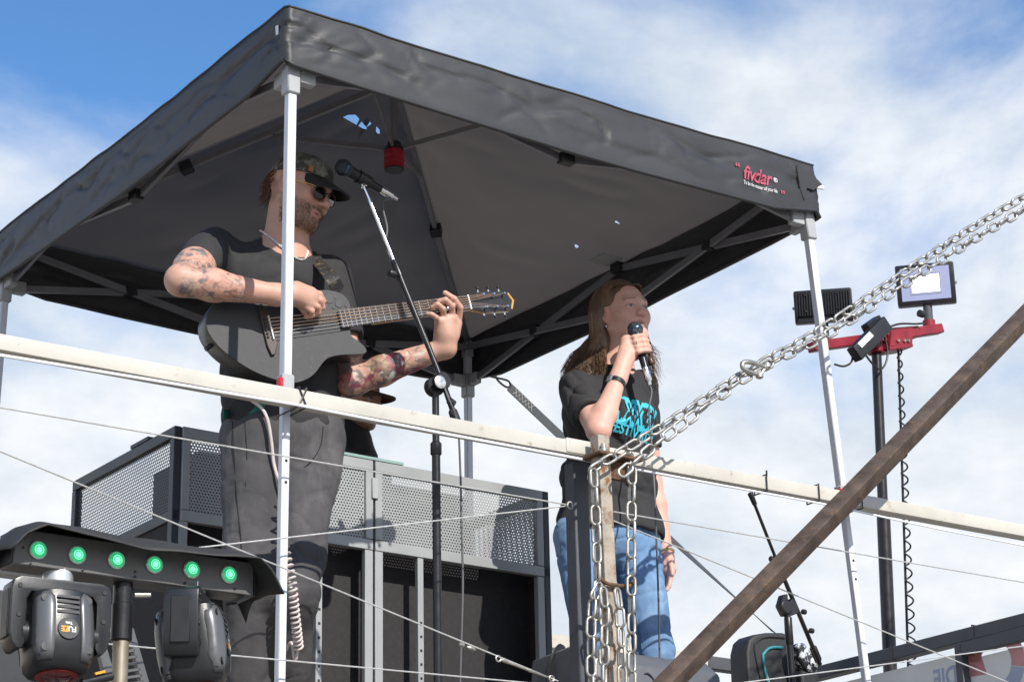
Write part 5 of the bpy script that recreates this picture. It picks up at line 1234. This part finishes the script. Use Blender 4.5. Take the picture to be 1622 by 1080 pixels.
def on_two(px, py, lift, Y):
    d = nrm(_ray(px, py)); hs__ = [b_.ray_cast(Vector(CAM), Vector(d)) for b_ in (BV_T, BV_B)]; hs__ = [h for h in hs__ if h[0]]
    p = np.array(min(hs__, key=lambda h: h[3])[0]) if hs__ else at(px, py, Y); return p-d*lift
MB().tube(curve([on_two(x, y, .004, 6.3) for x, y in ((411, 365), (420, 370), (432, 379), (446, 391), (460, 402), (472, 410), (481, 411), (486, 406), (488, 398))], 36), .0032, 6).build('necklace', M('silver_chain', (.75, .73, .70), .3, .7, var=.3, scale=300, bump=.5, bscale=500), man)
MB().tube([neckb+EZ*.030+(ft*math.cos(t)*.080+lt*math.sin(t)*.074)+EZ*(-.026*math.cos(t)) for t in np.linspace(0, 2*math.pi, 40, endpoint=False)], .0085, 8, closed=True).build('collar', m_tee, tee)
MB().tube([hp(708, 489, .034)+gn*.0+(.0112*(ga*math.cos(t)+gn*math.sin(t))) for t in np.linspace(0, 2*math.pi, 16, endpoint=False)]+np.array([0, 0, 0]), .0013, 6, closed=True).build('finger_ring', m_chrome, man)

# ================================================================== GUITAR
gt = empty('acoustic_guitar', PG-EZ*.2, 'matte dark cutaway acoustic guitar with amber-edged headstock held by the guitarist', 'guitar')
m_gtop = M('guitar_top', (.036, .037, .040), .58, var=.25, scale=9, bump=.12, bscale=500, wear=(.045, .045, .048), wscale=60, wpos=.60); m_gside = M('guitar_side', (.014, .014, .015), .35, var=.2)
ol = [(337, 482), (327, 500), (328, 522), (341, 543), (360, 561), (396, 585), (432, 600), (462, 606), (480, 603), (497, 593), (512, 574), (522, 566), (540, 562), (562, 561), (576, 560), (581, 556), (577, 548), (566, 539), (558, 533), (555, 524), (557, 508), (556, 492), (553, 478), (544, 467), (530, 461), (512, 459), (488, 463), (462, 466), (435, 459), (405, 455), (375, 458), (352, 467)]
oc = curve([GP(*p) for p in ol]+[GP(*ol[0])], 130)[:-1]; n = len(oc)
cen = oc.mean(0)
V = list(oc+(cen-oc)*.006+gn*.0)+list(oc-gn*.004)+list(oc-gn*.082)+list(oc+(cen-oc)*.02-gn*.088)
F = [tuple(range(n))]+[(k*n+i, k*n+(i+1) % n, (k+1)*n+(i+1) % n, (k+1)*n+i) for k in range(3) for i in range(n)]+[tuple(3*n+i for i in range(n-1, -1, -1))]
me_ = MB().add(V, F).build('body', [m_gtop, m_gside], gt, smooth=50)
for p in me_.data.polygons:
    if len(p.vertices) > 10: p.material_index = 0
    else: p.material_index = 1
me_.data.polygons[0].material_index = 0
# soundholes in the upper bout
for x, y, r in ((521, 473, .0155), (537, 481, .013), (530, 470, .0055), (529, 487, .005), (548, 484, .0045)):
    MB().lathe(GP(x, y, .0006), gn, [(r, 0), (r*.96, .0012)], 22).build('sound_hole', m_blk, me_)
NUT, BRG = GP(743, 478, .016), GP(427, 519, .012)
na = nrm(NUT-BRG); nw = nrm(np.cross(gn, na)); nw = nw if nw[2] > 0 else -nw
fb0 = NUT-na*np.linalg.norm(NUT-BRG)*.655
hw0, hw1 = .0285, .0225
def quadbar(p, q, w0, w1, z0, z1): return MB().add([p+nw*w0+gn*z0, p-nw*w0+gn*z0, p-nw*w0+gn*z1, p+nw*w0+gn*z1, q+nw*w1+gn*z0, q-nw*w1+gn*z0, q-nw*w1+gn*z1, q+nw*w1+gn*z1], [(0, 1, 2, 3), (4, 7, 6, 5), (0, 4, 5, 1), (1, 5, 6, 2), (2, 6, 7, 3), (3, 7, 4, 0)])
neck0 = NUT-na*np.linalg.norm(NUT-BRG)*.50
m_fb = M('fretboard', (.055, .045, .04), .45, var=.3, scale=40); m_amber = M('amber_maple', (.56, .29, .06), .35, var=.2, scale=30, coat=.5)
fbz = (NUT-PG)@gn; 
quadbar(fb0, NUT, hw0, hw1, -.008, -.0025).build('fretboard', m_fb, gt, bevel=.001)
quadbar(neck0, NUT+na*.012, hw0*.94, hw1*.97, -.026, -.0082).build('neck', m_amber, gt, bevel=.006, seg=2)
SC = np.linalg.norm(NUT-BRG)
for i in range(1, 19):
    x = SC*(1-2**(-i/12)); p = NUT-na*x; w = hw1+(hw0-hw1)*x/(SC*.655); MB().bar(p-nw*w*.97-gn*.0022, p+nw*w*.97-gn*.0022, .0022, .0016, gn).build('fret', m_chrome, gt)
quadbar(NUT, NUT+na*.005, hw1, hw1, -.008, .0).build('nut', m_label, gt)
hs = nrm(na*.97-gn*.24); hsn = nrm(gn-hs*(gn@hs))
hpoly = [(0, .022), (.03, .028), (.05, .034), (.155, .031), (.165, .022), (.168, 0), (.165, -.022), (.155, -.031), (.05, -.034), (.03, -.028), (0, -.022)]
H0 = NUT+na*.005-gn*.006
mhs = MB().prism([H0+hs*x+nw*y-hsn*.020 for x, y in hpoly], hsn*.014).build('headstock', m_amber, gt, bevel=.002)
MB().prism([H0+hs*x+nw*y*.985-hsn*.0058 for x, y in hpoly], hsn*.003).build('headstock_face', m_blk, mhs)
MB().tube([H0+hs*.160+nw*.026-hsn*.006, H0+hs*.172-hsn*.003, H0+hs*.160-nw*.026-hsn*.006], .0045, 8).build('headstock_edge', m_amber, mhs)
posts = []
for sgn in (1, -1):
    for k in range(3):
        b = H0+hs*(.052+.041*k)+nw*sgn*.021; posts.append(b+hsn*.008)
        MB().tube([b-hsn*.003, b+hsn*.014], .0033, 8).build('tuner_post', m_chrome, mhs)
        c = b+nw*sgn*.021-hsn*.010; MB().tube([b+nw*sgn*.012-hsn*.010, c], .0025, 6).build('tuner_shaft', m_chrome, mhs)
        MB().lathe(c, nw*sgn, [(.003, 0), (.006, .002), (.006, .009), (.003, .010)], 10).build('tuner_button', m_blkm, mhs)
m_str = M('bronze_string', (.72, .52, .38), .3, .9, var=.05); m_str2 = M('steel_string', (.75, .75, .75), .25, .9, var=.05)
order = [0, 1, 2, 5, 4, 3]
for i in range(6):
    o_ = (2.5-i)/2.5; MB().tube([BRG+nw*o_*.027+gn*.004, NUT+na*.002+nw*o_*.0175+gn*.0008, posts[order[i]]], .0013 if i < 4 else .0009, 5).build('string', m_str if i < 4 else m_str2, gt)
bw = nw
MB().prism([BRG+nw*x+na*y-gn*.014 for x, y in ((.075, -.004), (.05, .014), (-.05, .014), (-.080, .0), (-.082, -.012), (-.05, -.018), (.05, -.018), (.075, -.014))], gn*.011).build('bridge', M('bridge_wood', (.05, .035, .03), .45, var=.3), gt, bevel=.002)
MB().bar(BRG+nw*.036+na*.004, BRG-nw*.036+na*.004, .003, .008, gn).build('saddle', m_label, gt)
for i in range(6): MB().lathe(BRG+nw*(2.5-i)*.0105-na*.010-gn*.004, gn, [(.003, 0), (.0036, .004), (.001, .006)], 8).build('bridge_pin', m_blk, gt)
sp_ = GP(337, 545, -.045)-gw*.012
MB().lathe(GP(335, 546, -.040), nrm(-ga-gw*.55), [(.022, -.006), (.022, .004), (.008, .006), (.006, .018), (.009, .02), (.007, .024)], 16).build('strap_button', m_blkm, gt)
# strap, cord
stp = empty('guitar_strap', LSh, 'dark patterned strap over the guitarist\'s far shoulder', 'strap')
spth = curve([GP(538, 462, -.03), GP(525, 440, -.01), at(503, 415, 6.335), at(486, 400, 6.37), at(470, 398, 6.47)], 18)
MB().ribbon(spth, [nrm(np.cross(np.gradient(spth, axis=0)[i], ft))*.045 for i in range(len(spth))], .003).build('band', M('strap_weave', (.02, .02, .022), .6, var=.4, wear=(.20, .14, .07), wscale=70, wpos=.60), stp)
cord = empty('coiled_cord', at(470, 1040, 6.1), 'pale coiled guitar cord hanging down the guitarist\'s jeans', 'cord')
m_cord = M('pale_cord', (.55, .48, .46), .42, var=.12, scale=20)
c1 = [on_mesh(BV_J, 398, 634, .02, 6.25), on_mesh(BV_J, 414, 646, .025, 6.25), on_mesh(BV_J, 424, 665, .02), on_mesh(BV_J, 430, 700, .02), on_mesh(BV_J, 434, 735, .022), on_mesh(BV_J, 442, 760, .03), on_mesh(BV_J, 453, 775, .035)]
MB().tube(curve(c1, 40), .0048, 8).build('lead', m_cord, cord)
axp = curve([on_mesh(BV_J, 452, 776, .04), on_mesh(BV_J, 446, 800, .04), on_mesh(BV_J, 447, 830, .045), on_mesh(BV_J, 452, 870, .05), on_mesh(BV_J, 462, 920, .05), on_mesh(BV_J, 468, 980, .05), on_mesh(BV_J, 473, 1026, .05)], 120)
dist = np.concatenate([[0], np.cumsum(np.linalg.norm(np.diff(axp, axis=0), axis=1))]); n = 900; ts = np.linspace(0, dist[-1], n)
ax_ = np.stack([np.interp(ts, dist, axp[:, k]) for k in range(3)], 1); T = np.gradient(ax_, axis=0); T /= np.linalg.norm(T, axis=1)[:, None]
dens = np.interp(ts/dist[-1], [0, .25, .45, .7, 1], [26, 30, 46, 68, 72]); ph = np.cumsum(dens)*(dist[-1]/n)*2*math.pi; rad = np.interp(ts/dist[-1], [0, .04, .3, .7, 1], [.004, .0105, .0105, .0115, .0118])
hx = np.cross(T, np.array([0, 1., 0])); hx /= np.linalg.norm(hx, axis=1)[:, None]; hy = np.cross(T, hx)
MB().tube(ax_+hx*(rad*np.cos(ph))[:, None]+hy*(rad*np.sin(ph))[:, None], .0037, 6).build('coil', m_cord, cord, smooth=180)
back = curve([ax_[-1], ax_[-1]-EZ*.03+E2*.02, ax_[-1]+EZ*.02+E2*.03-E1*.01, on_mesh(BV_J, 440, 1075, .02), W(*uvz(at(440, 1075, 6.1))[:2], DECK+.02), W(*(uvz(at(440, 1075, 6.1))[:2]+[.1, .05]), DECK+.006)], 40)
MB().tube(back, .0045, 8).build('tail', m_cord, cord)
# ================================================================== SINGER
SKIN_W = (.66, .385, .305)
wom = empty('person', at(975, 1246, 7.13)*[1, 1, 0]+[0, 0, DECK], 'long-haired singer in black festival T-shirt and blue jeans holding a microphone', 'person')
HW = at(986, 497, 7.13); fw_ = nrm([math.sin(R(34)), -math.cos(R(34)), .03]); AW = roll_axes(axes_from(fw_), 5)
gwm = lambda x, y, z: HW+AW[0]*x*.94+AW[1]*y+AW[2]*z
nb = at(972, 590, 7.15); RS, LS = at(913, 612, 7.06), at(1017, 610, 7.22)
RE, RW = at(948, 682, 6.87), at(979, 600, 6.955)
LE, LW = at(1031, 765, 7.26), at(1055, 880, 7.22)
ball, tail = at(1006, 522, 7.005), at(1024, 590, 6.985); md_ = nrm(tail-ball)
S = SDF(np.minimum.reduce([RS, RE, LW, HW])-.14, np.maximum.reduce([HW, LE, LW])+.14, .0036)
gg = head_sdf(S, HW, AW, .94, .88, .94, .8)
S.rc(gg(0, -.025, -.07), nb, .045, .052, .03); S.rc(gg(0, .005, -.09), nb-EZ*.02, .038, .045, .03)
S.rc(nb-EZ*.03, at(966, 750, 7.16), .07, .06, .04); S.rc(RS+[.03, 0, -.03], LS+[-.03, 0, -.03], .045, .045, .04)
S.rc(RS, RE, .045, .038, .02); fm = RE*.68+RW*.32; S.rc(RE, fm, .038, .039, .015); S.rc(fm, RW, .039, .0255, .015)
S.rc(LS, LE, .044, .036, .02); fm = LE*.7+LW*.3; S.rc(LE, fm, .036, .036, .015); S.rc(fm, LW, .036, .024, .015)
# right hand closed round the microphone
tocam = nrm(CAM-ball); sd_ = nrm(np.cross(md_, tocam)); sd_ = sd_ if sd_@RI > 0 else -sd_
mp_ = lambda t, a, r=.024: ball+md_*t+(sd_*math.cos(R(a))+tocam*math.sin(R(a)))*r     # point on the mic barrel
palm = mp_(.058, 160, .034)
S.rc(RW, palm*.75+RW*.25, .026, .026, .015); S.rc(mp_(.035, 165, .036), mp_(.078, 165, .034), .020, .020, .015); S.rc(RW, mp_(.035, 165, .038), .024, .019, .015); S.rc(RW, mp_(.080, 160, .036), .023, .019, .015)
for i, t in enumerate((.026, .045, .064, .081)):
    r_ = (.0088, .009, .0088, .008)[i]
    finger(S, [mp_(t+.004, 150, .036), mp_(t, 105, .033), mp_(t+.002, 55, .030), mp_(t+.006, 5, .028), mp_(t+.008, -35, .026)], r_+.0008, r_-.001, .004)
finger(S, [mp_(.07, 185, .036), mp_(.040, 215, .030), mp_(.015, 235, .027)], .0105, .0085, .006)
# left hand, relaxed
hd_ = nrm(at(1063, 930, 7.19)-LW); S.rc(LW, LW+hd_*.05, .024, .027, .015); lx = nrm(np.cross(hd_, [0, 1, 0]))
pb_ = LW+hd_*.055
for i in range(4):
    o = nrm([.25, -1, 0])*(.022-.014*i); b = pb_+o; finger(S, [b, b+hd_*.035+[-.004, 0, 0], b+hd_*.058+[-.012, 0, -.004], b+hd_*.07+[-.022, 0, -.006]], .0085, .0068)
finger(S, [LW+hd_*.02+nrm([.25, -1, 0])*.022, LW+hd_*.05+nrm([.25, -1, 0])*.036, LW+hd_*.078+nrm([.25, -1, 0])*.034], .0095, .0075)
V, F = S.mesh(); V = relax(V, F, 1, .4)
col, q = face_colour(V, HW, AW, SKIN_W, (.45, .17, .16), (.16, .095, .06), .94, eyes=True, iris=(.06, .075, .07))
far = np.linalg.norm(V-HW, axis=1) > .16; base = np.array(SKIN_W)*(1+.05*fbm(V*50, 3, 8))[:, None]; base = blend(base, np.clip(.5*fbm(V*18, 3, 78)+.06, 0, .5), (.62, .29, .23)); col = np.where(far[:, None], base, col)
body_mesh('body', V, F, m_skin, wom, col)
# T-shirt
ftw = nrm([.50, -.87, 0]); ltw = np.array([-ftw[1], ftw[0], 0]); ch, wa, hi = at(964, 668, 7.15), at(965, 760, 7.15), at(966, 838, 7.15)
S = SDF(np.minimum.reduce([RS, hi])-.2, np.maximum.reduce([LS, LE, hi])+.2, .0048)
S.rc(RS+[.03, 0, -.035], LS+[-.03, 0, -.035], .060, .060, .05); S.rc(ch-ltw*.048, ch+ltw*.048, .116, .116, .05, flat=ftw, q=.95)
S.rc(ch-ltw*.045+ftw*.035-EZ*.0, ch+ltw*.045+ftw*.035, .085, .085, .05)
S.rc(wa-ltw*.06, wa+ltw*.06, .112, .112, .07, flat=ftw, q=.90); S.rc(hi-ltw*.065, hi+ltw*.065, .115, .115, .06, flat=ftw, q=.92); S.rc(hi-ltw*.065-EZ*.05, hi+ltw*.065-EZ*.05, .115, .115, .06, flat=ftw, q=.92)
S.rc(nb-EZ*.05, nb+EZ*.004, .09, .066, .05)
sl1 = RS*.40+RE*.60; S.rc(RS, sl1, .056, .062, .03); sl2 = LS*.40+LE*.60; S.rc(LS, sl2, .052, .054, .03)
S.rc(nb+EZ*.045+ftw*.006, gg(0, 0, -.06), .060, .052, .006, sub=True)
S.el(sl1+nrm(RE-RS)*.055, axes_from(nrm(RE-RS)), (.085, .045, .085), .004, sub=True); S.el(sl2+nrm(LE-LS)*.055, axes_from(nrm(LE-LS)), (.085, .045, .085), .004, sub=True)
S.el(hi-EZ*.125, np.eye(3), (.3, .3, .12), .004, sub=True)
V, F = S.mesh(); V = relax(V, F, 2); V = folds(V, F, .007, [.35, 0, -.9], 3, 11, 71); V = folds(V, F, .005, [.8, 0, -.5], 4, 13, 73); V = wrinkle(V, F, .001, 40, 40, 75)
shirt = body_mesh('t_shirt', V, F, m_tee, wom)
SB = BVHTree.FromPolygons([Vector(p) for p in V], F.tolist())
m_cyan = M('print_cyan', (.05, .52, .68), .6, var=.05); m_dprint = M('print_dark', (.02, .02, .024), .8)
pc_ = onplane(1008, 656, ch+ftw*.14, ftw); pd = nrm(ltw-EZ*.16)
pz = nrm(np.cross(pd, -ftw)); pz = pz if pz[2] > 0 else -pz
def sprint(txt, ox, oz, size, mat, off, lift, name, xs=1.):
    print_on(SB, txt, pc_+pd*ox+pz*oz, pd, pz, ftw, size, mat, shirt, name, off, 0., lift, xs)
for i_, ch_ in enumerate('NIXXEN'):
    xo = (i_-2.5)*.033; dz_ = -.004*(i_ % 2)
    sprint(ch_, xo, -.024+dz_, .098, m_cyan, .014, .0035, 'shirt_print', .46 if ch_ != 'I' else .7)
    sprint(ch_, xo, -.020+dz_, .086, m_dprint, .0005, .0052, 'shirt_print', .44 if ch_ != 'I' else .8)
sprint('FESTIVAL', .0, -.066, .042, m_cyan, .0012, .0035, 'shirt_print', .92)
MB().tube([nb+EZ*.016+ftw*.006+(ftw*math.cos(t)*.066+ltw*math.sin(t)*.064)+EZ*(-.024*math.cos(t)) for t in np.linspace(0, 2*math.pi, 40, endpoint=False)], .006, 8, closed=True).build('collar', m_tee, shirt)
# jeans
m_jean = M('blue_denim', (.13, .235, .40), .8, var=.28, scale=6, bump=.4, bscale=600, wear=(.24, .36, .52), wscale=4, wpos=.58, aniso=(1, 1, .5))
RH, LH = at(918, 850, 7.09), at(1003, 850, 7.20); RK, LK = at(945, 1032, 7.02), at(1036, 1032, 7.14); RA, LA = at(950, 1230, 7.09), at(1045, 1230, 7.20)
RA[2] = LA[2] = DECK+.075
S = SDF(np.minimum.reduce([RH, RA, LK])-.2, np.maximum.reduce([LH, LA, LK])+.2, .0055)
S.rc(hi-ltw*.055-EZ*.02, hi+ltw*.055-EZ*.02, .108, .108, .05, flat=ftw, q=.92)
for H_, K_, N_ in ((RH, RK, RA), (LH, LK, LA)): S.rc(H_, K_, .086, .062, .03); S.rc(K_, N_, .060, .045, .03)
S.el(hi+EZ*.16, np.eye(3), (.3, .3, .12), .004, sub=True)
V, F = S.mesh(); V = relax(V, F, 2); V = folds(V, F, .0035, [.9, 0, .25], 5, 24, 91); V = wrinkle(V, F, .0010, 40, 40, 95)
jw = body_mesh('jeans', V, F, m_jean, wom)
JB = BVHTree.FromPolygons([Vector(p) for p in V], F.tolist())
MB().tube(curve([on_mesh(JB, *p, .0005, 7.1) for p in ((994, 880), (1000, 930), (1008, 975), (1016, 1020), (1022, 1060))], 20), .002, 5).build('seam', M('jean_seam', (.10, .16, .26), .9), jw)
for x in (RA, LA):
    S = SDF(x-[.16, .34, .10], x+[.18, .16, .1], .006); fd = ftw
    S.rc(x-EZ*.035-fd*.03, x-EZ*.04+fd*.08, .035, .034, .03); S.rc(x-EZ*.042+fd*.08, x-EZ*.046+fd*.14, .034, .026, .03); S.rc(x, x+EZ*.02, .042, .042, .03)
    V, F = S.mesh(); body_mesh('shoe', V, F, M('white_shoe', (.6, .6, .6), .5), wom)
# watch, bracelet, ring, earring, wrist watch
fd = nrm(RE-RW); wc = RW+fd*.022; a_, s_, u_ = frame(fd)
MB().lathe(wc-fd*.0105, fd, [(.0268, 0), (.0300, .001), (.0310, .020), (.0278, .021)], 30).build('smart_watch', m_blk, wom)
wcam = nrm(CAM-wc); wx = nrm(wcam-fd*(wcam@fd)); wl = nrm(wx*.55-RI*.83); wl = nrm(wl-fd*(wl@fd))
MB().box(wc+wl*.030, (wl, fd, np.cross(wl, fd)), (.004, .013, .012)).build('watch_case', M('watch_glass', (.30, .31, .34), .1, .3), wom, bevel=.002)
bc_ = RW+fd*.002; MB().tube([bc_+.0285*(s_*math.cos(t)+u_*math.sin(t))+fd*.006*math.cos(t) for t in np.linspace(0, 2*math.pi, 24, endpoint=False)], .0018, 6, closed=True).build('bracelet', m_label, wom)
MB().lathe(gg(-.080, .0, -.045), -AW[2], [(.002, 0), (.0045, .006), (.002, .012)], 10).build('earring', m_chrome, wom)
lwc = LW-nrm(LW-LE)*.012; a2, s2_, u2 = frame(LW-LE); MB().tube([lwc+.0265*(s2_*math.cos(t)+u2*math.sin(t)) for t in np.linspace(0, 2*math.pi, 24, endpoint=False)], .005, 8, closed=True).build('wrist_watch', M('gold_watch', (.50, .40, .22), .3, .8), wom)
tr_ = mp_(.046, 100, .033); MB().tube([tr_+.0105*(md_*math.cos(t)+tocam*math.sin(t)) for t in np.linspace(0, 2*math.pi, 16, endpoint=False)], .0012, 6, closed=True).build('finger_ring', m_chrome, wom)
# hair: an under-layer and loose strands from the centre parting
m_hair = M('brown_hair', (.125, .072, .042), .40, var=.5, scale=45, wear=(.27, .18, .105), wscale=35, wpos=.60, aniso=(1, 1, .15))
S = SDF(np.minimum(HW, at(890, 610, 7.1))-.2, HW+.2, .0045)
A_ = AW
S.el(gg(0, -.026, .036), A_, (.083, .098, .087), .02)
S.el(gg(0, .078, -.020), A_, (.068, .062, .088), .012, sub=True); S.el(gg(0, .10, .02), A_, (.058, .05, .062), .012, sub=True)
S.el(gg(-.085, .008, -.018), A_, (.03, .028, .036), .01, sub=True)
S.rc(gg(-.072, -.045, .0), gg(-.070, -.055, -.11), .034, .036, .03); S.rc(gg(-.066, -.055, -.10), at(915, 586, 7.12), .036, .014, .03); S.rc(gg(-.060, -.05, -.09), at(946, 585, 7.09), .028, .010, .03)
S.rc(gg(.072, -.045, .0), gg(.074, -.05, -.11), .030, .030, .03); S.rc(gg(.074, -.045, -.09), at(1034, 575, 7.17), .024, .006, .03); S.rc(gg(0, -.09, -.0), gg(0, -.075, -.13), .05, .05, .04)
V, F = S.mesh(); V = relax(V, F, 2); V = wrinkle(V, F, .004, 40, 7, 101)
hr = body_mesh('hair', V, F, m_hair, wom)
ps = []
def jig(a): return np.array([random.uniform(-a, a) for _ in range(3)])
for i in range(1000):                                           # her right: tucked behind the ear, falling on the shoulder
    p = random.random(); y0 = .070-.15*p; z0 = .106+.012*math.sin(p*3.1)-.028*(1-p)**2-.03*max(0, p-.7)/.3
    e = random.random(); end = at(888+74*e, 590+random.uniform(-22*e, 24)-6*(1-e), 7.12-.07*e)
    mid1 = gg(-.052-.012*random.random(), y0*.75-.006, .088-.01*random.random()); b = random.random()
    mid2 = gg(-.084-.004*b, -.022-.04*b-.02*p, .022); mid3 = gg(-.088-.012*b+.02*e, -.040-.035*(1-e), -.065)
    ps.append(curve([gg(-.003, y0, z0), mid1, mid2, mid3+jig(.004), mid3*.45+end*.55+jig(.006)-RI*.010*(1-e), end+jig(.005)], 14))
for i in range(380):                                           # her left: seen past the hand, with stray ends in the wind
    p = random.random(); y0 = .070-.15*p; z0 = .106+.012*math.sin(p*3.1)-.028*(1-p)**2-.03*max(0, p-.7)/.3; e = random.random()
    end = at(1022+26*e**2.2, 552+62*random.random(), 7.17); b = random.random()
    ps.append(curve([gg(.003, y0, z0), gg(.055, y0*.8, .086), gg(.083, .012-.05*b, .020), gg(.086+.006*e, .012-.05*b, -.060)+jig(.004), end*.5+gg(.085, -.02, -.09)*.5+jig(.008), end+jig(.006)], 14))
strands(ps, .0015, 'hair_strands', m_hair, hr)
ps = [curve([gg(.08, .0, -.02), gg(.10, .0, -.08)+jig(.008), at(1032+14*random.random(), 560+20*random.random(), 7.14), at(1040+14*random.random(), 592+16*random.random(), 7.13)], 12) for _ in range(16)]
strands(ps, .0008, 'stray_hairs', m_hair, hr)
mic2, mt2 = micro('mic', 'black microphone held in the singer\'s right hand at her mouth', ball, tail)
cpts = [mt2, mt2+md_*.03, at(1028, 650, 6.95), at(1032, 700, 6.90), at(1037, 780, 6.85), at(1040, 860, 6.87), at(1043, 950, 6.92), at(1045, 1040, 6.98)]
e_ = cpts[-1]; cpts += [np.array([e_[0], e_[1], DECK+.05]), np.array([e_[0]+.1, e_[1]+.1, DECK+.006])]
tag(MB().tube(curve(cpts, 70), .0032, 8).build('microphone_cable', m_cable), 'grey cable hanging from the singer\'s microphone', 'cable')

# ================================================================== DJ behind the booth
dj = empty('person', at(572, 800, 8.30)*[1, 1, 0]+[0, 0, DECK], 'DJ in brown cap and dark jacket half hidden behind the booth', 'person')
HD = at(564, 634, 8.30); AD = axes_from(nrm([.88, -.46, -.14]))
S = SDF(HD-[.35, .35, .75], HD+[.35, .3, .18], .005)
gd = head_sdf(S, HD, AD, 1., 1.05, 1.05, 1.1)
nd = HD-EZ*.17-AD[1]*[.03, .03, 0]
S.rc(gd(0, -.02, -.06), nd, .052, .056, .03); S.rc(nd, nd-EZ*.25, .06, .08, .04)
V, F = S.mesh(); V = relax(V, F, 1, .4)
col, q = face_colour(V, HD, AD, (.44, .24, .17), (.36, .13, .11), (.08, .05, .03), 1., eyes=True, stubble=(.10, .06, .04))
body_mesh('body', V, F, m_skin, dj, col)
S = SDF(nd-[.4, .4, .75], nd+[.4, .4, .12], .008); ld = np.array([AD[0][0], AD[0][1], 0]); ld = nrm(ld); fd_ = np.array([ld[1], -ld[0], 0])
S.rc(nd-EZ*.10-ld*.14, nd-EZ*.10+ld*.14, .075, .075, .06); S.rc(nd-EZ*.25-ld*.06, nd-EZ*.25+ld*.06, .13, .13, .06); S.rc(nd-EZ*.25-ld*.05, nd-EZ*.62, .13, .125, .06); S.rc(nd-EZ*.07, nd+EZ*.045, .11, .076, .03); S.rc(nd+EZ*.075, gd(0, 0, -.08), .062, .055, .006, sub=True)
for s in (-1, 1):
    sh_ = nd-EZ*.11+ld*.18*s; el_ = sh_-EZ*.26+ld*.06*s+fd_*.05; S.rc(sh_, el_, .066, .055, .03); S.rc(el_, el_+fd_*.22+EZ*.01, .055, .045, .02)
V, F = S.mesh(); V = relax(V, F, 2); V = wrinkle(V, F, .007, 9, 12, 131)
body_mesh('jacket', V, F, M('dark_jacket', (.014, .014, .016), .75, var=.2), dj)
S = SDF(np.array([HD[0]-.3, HD[1]-.3, DECK-.02]), np.array([HD[0]+.3, HD[1]+.3, DECK+1.05]), .01); hb_ = nd*[1, 1, 0]+EZ*(DECK+.92)
S.rc(hb_-ld*.05, hb_+ld*.05, .12, .12, .05)
for s in (-1, 1): S.rc(hb_+ld*.09*s, hb_*[1, 1, 0]+ld*.10*s+EZ*(DECK+.07), .095, .06, .03); S.rc(hb_*[1, 1, 0]+ld*.10*s+EZ*(DECK+.04), hb_*[1, 1, 0]+ld*.10*s+fd_*.14+EZ*(DECK+.03), .045, .035, .03)
V, F = S.mesh(); body_mesh('trousers', V, F, m_bjean, dj)
m_cap2 = M('brown_cap', (.075, .045, .026), .8, var=.2, scale=50, bump=.2, bscale=500)
V, F = [], []; K, Lr = 32, 10
for j in range(Lr):
    ph = j/(Lr-1)*math.pi/2*.985
    for k in range(K):
        t = 2*math.pi*k/K; V.append(gd(.084*math.cos(ph)**.75*math.sin(t), -.014+.105*math.cos(ph)**.75*math.cos(t), .030+.092*math.sin(ph)))
F = [(j*K+k, j*K+(k+1) % K, (j+1)*K+(k+1) % K, (j+1)*K+k) for j in range(Lr-1) for k in range(K)]+[tuple((Lr-1)*K+k for k in range(K)), tuple(range(K-1, -1, -1))]
cap2 = MB().add(V, F).build('cap', m_cap2, dj, smooth=60)
brim(gd, m_cap2, cap2, .082, .032, .022)
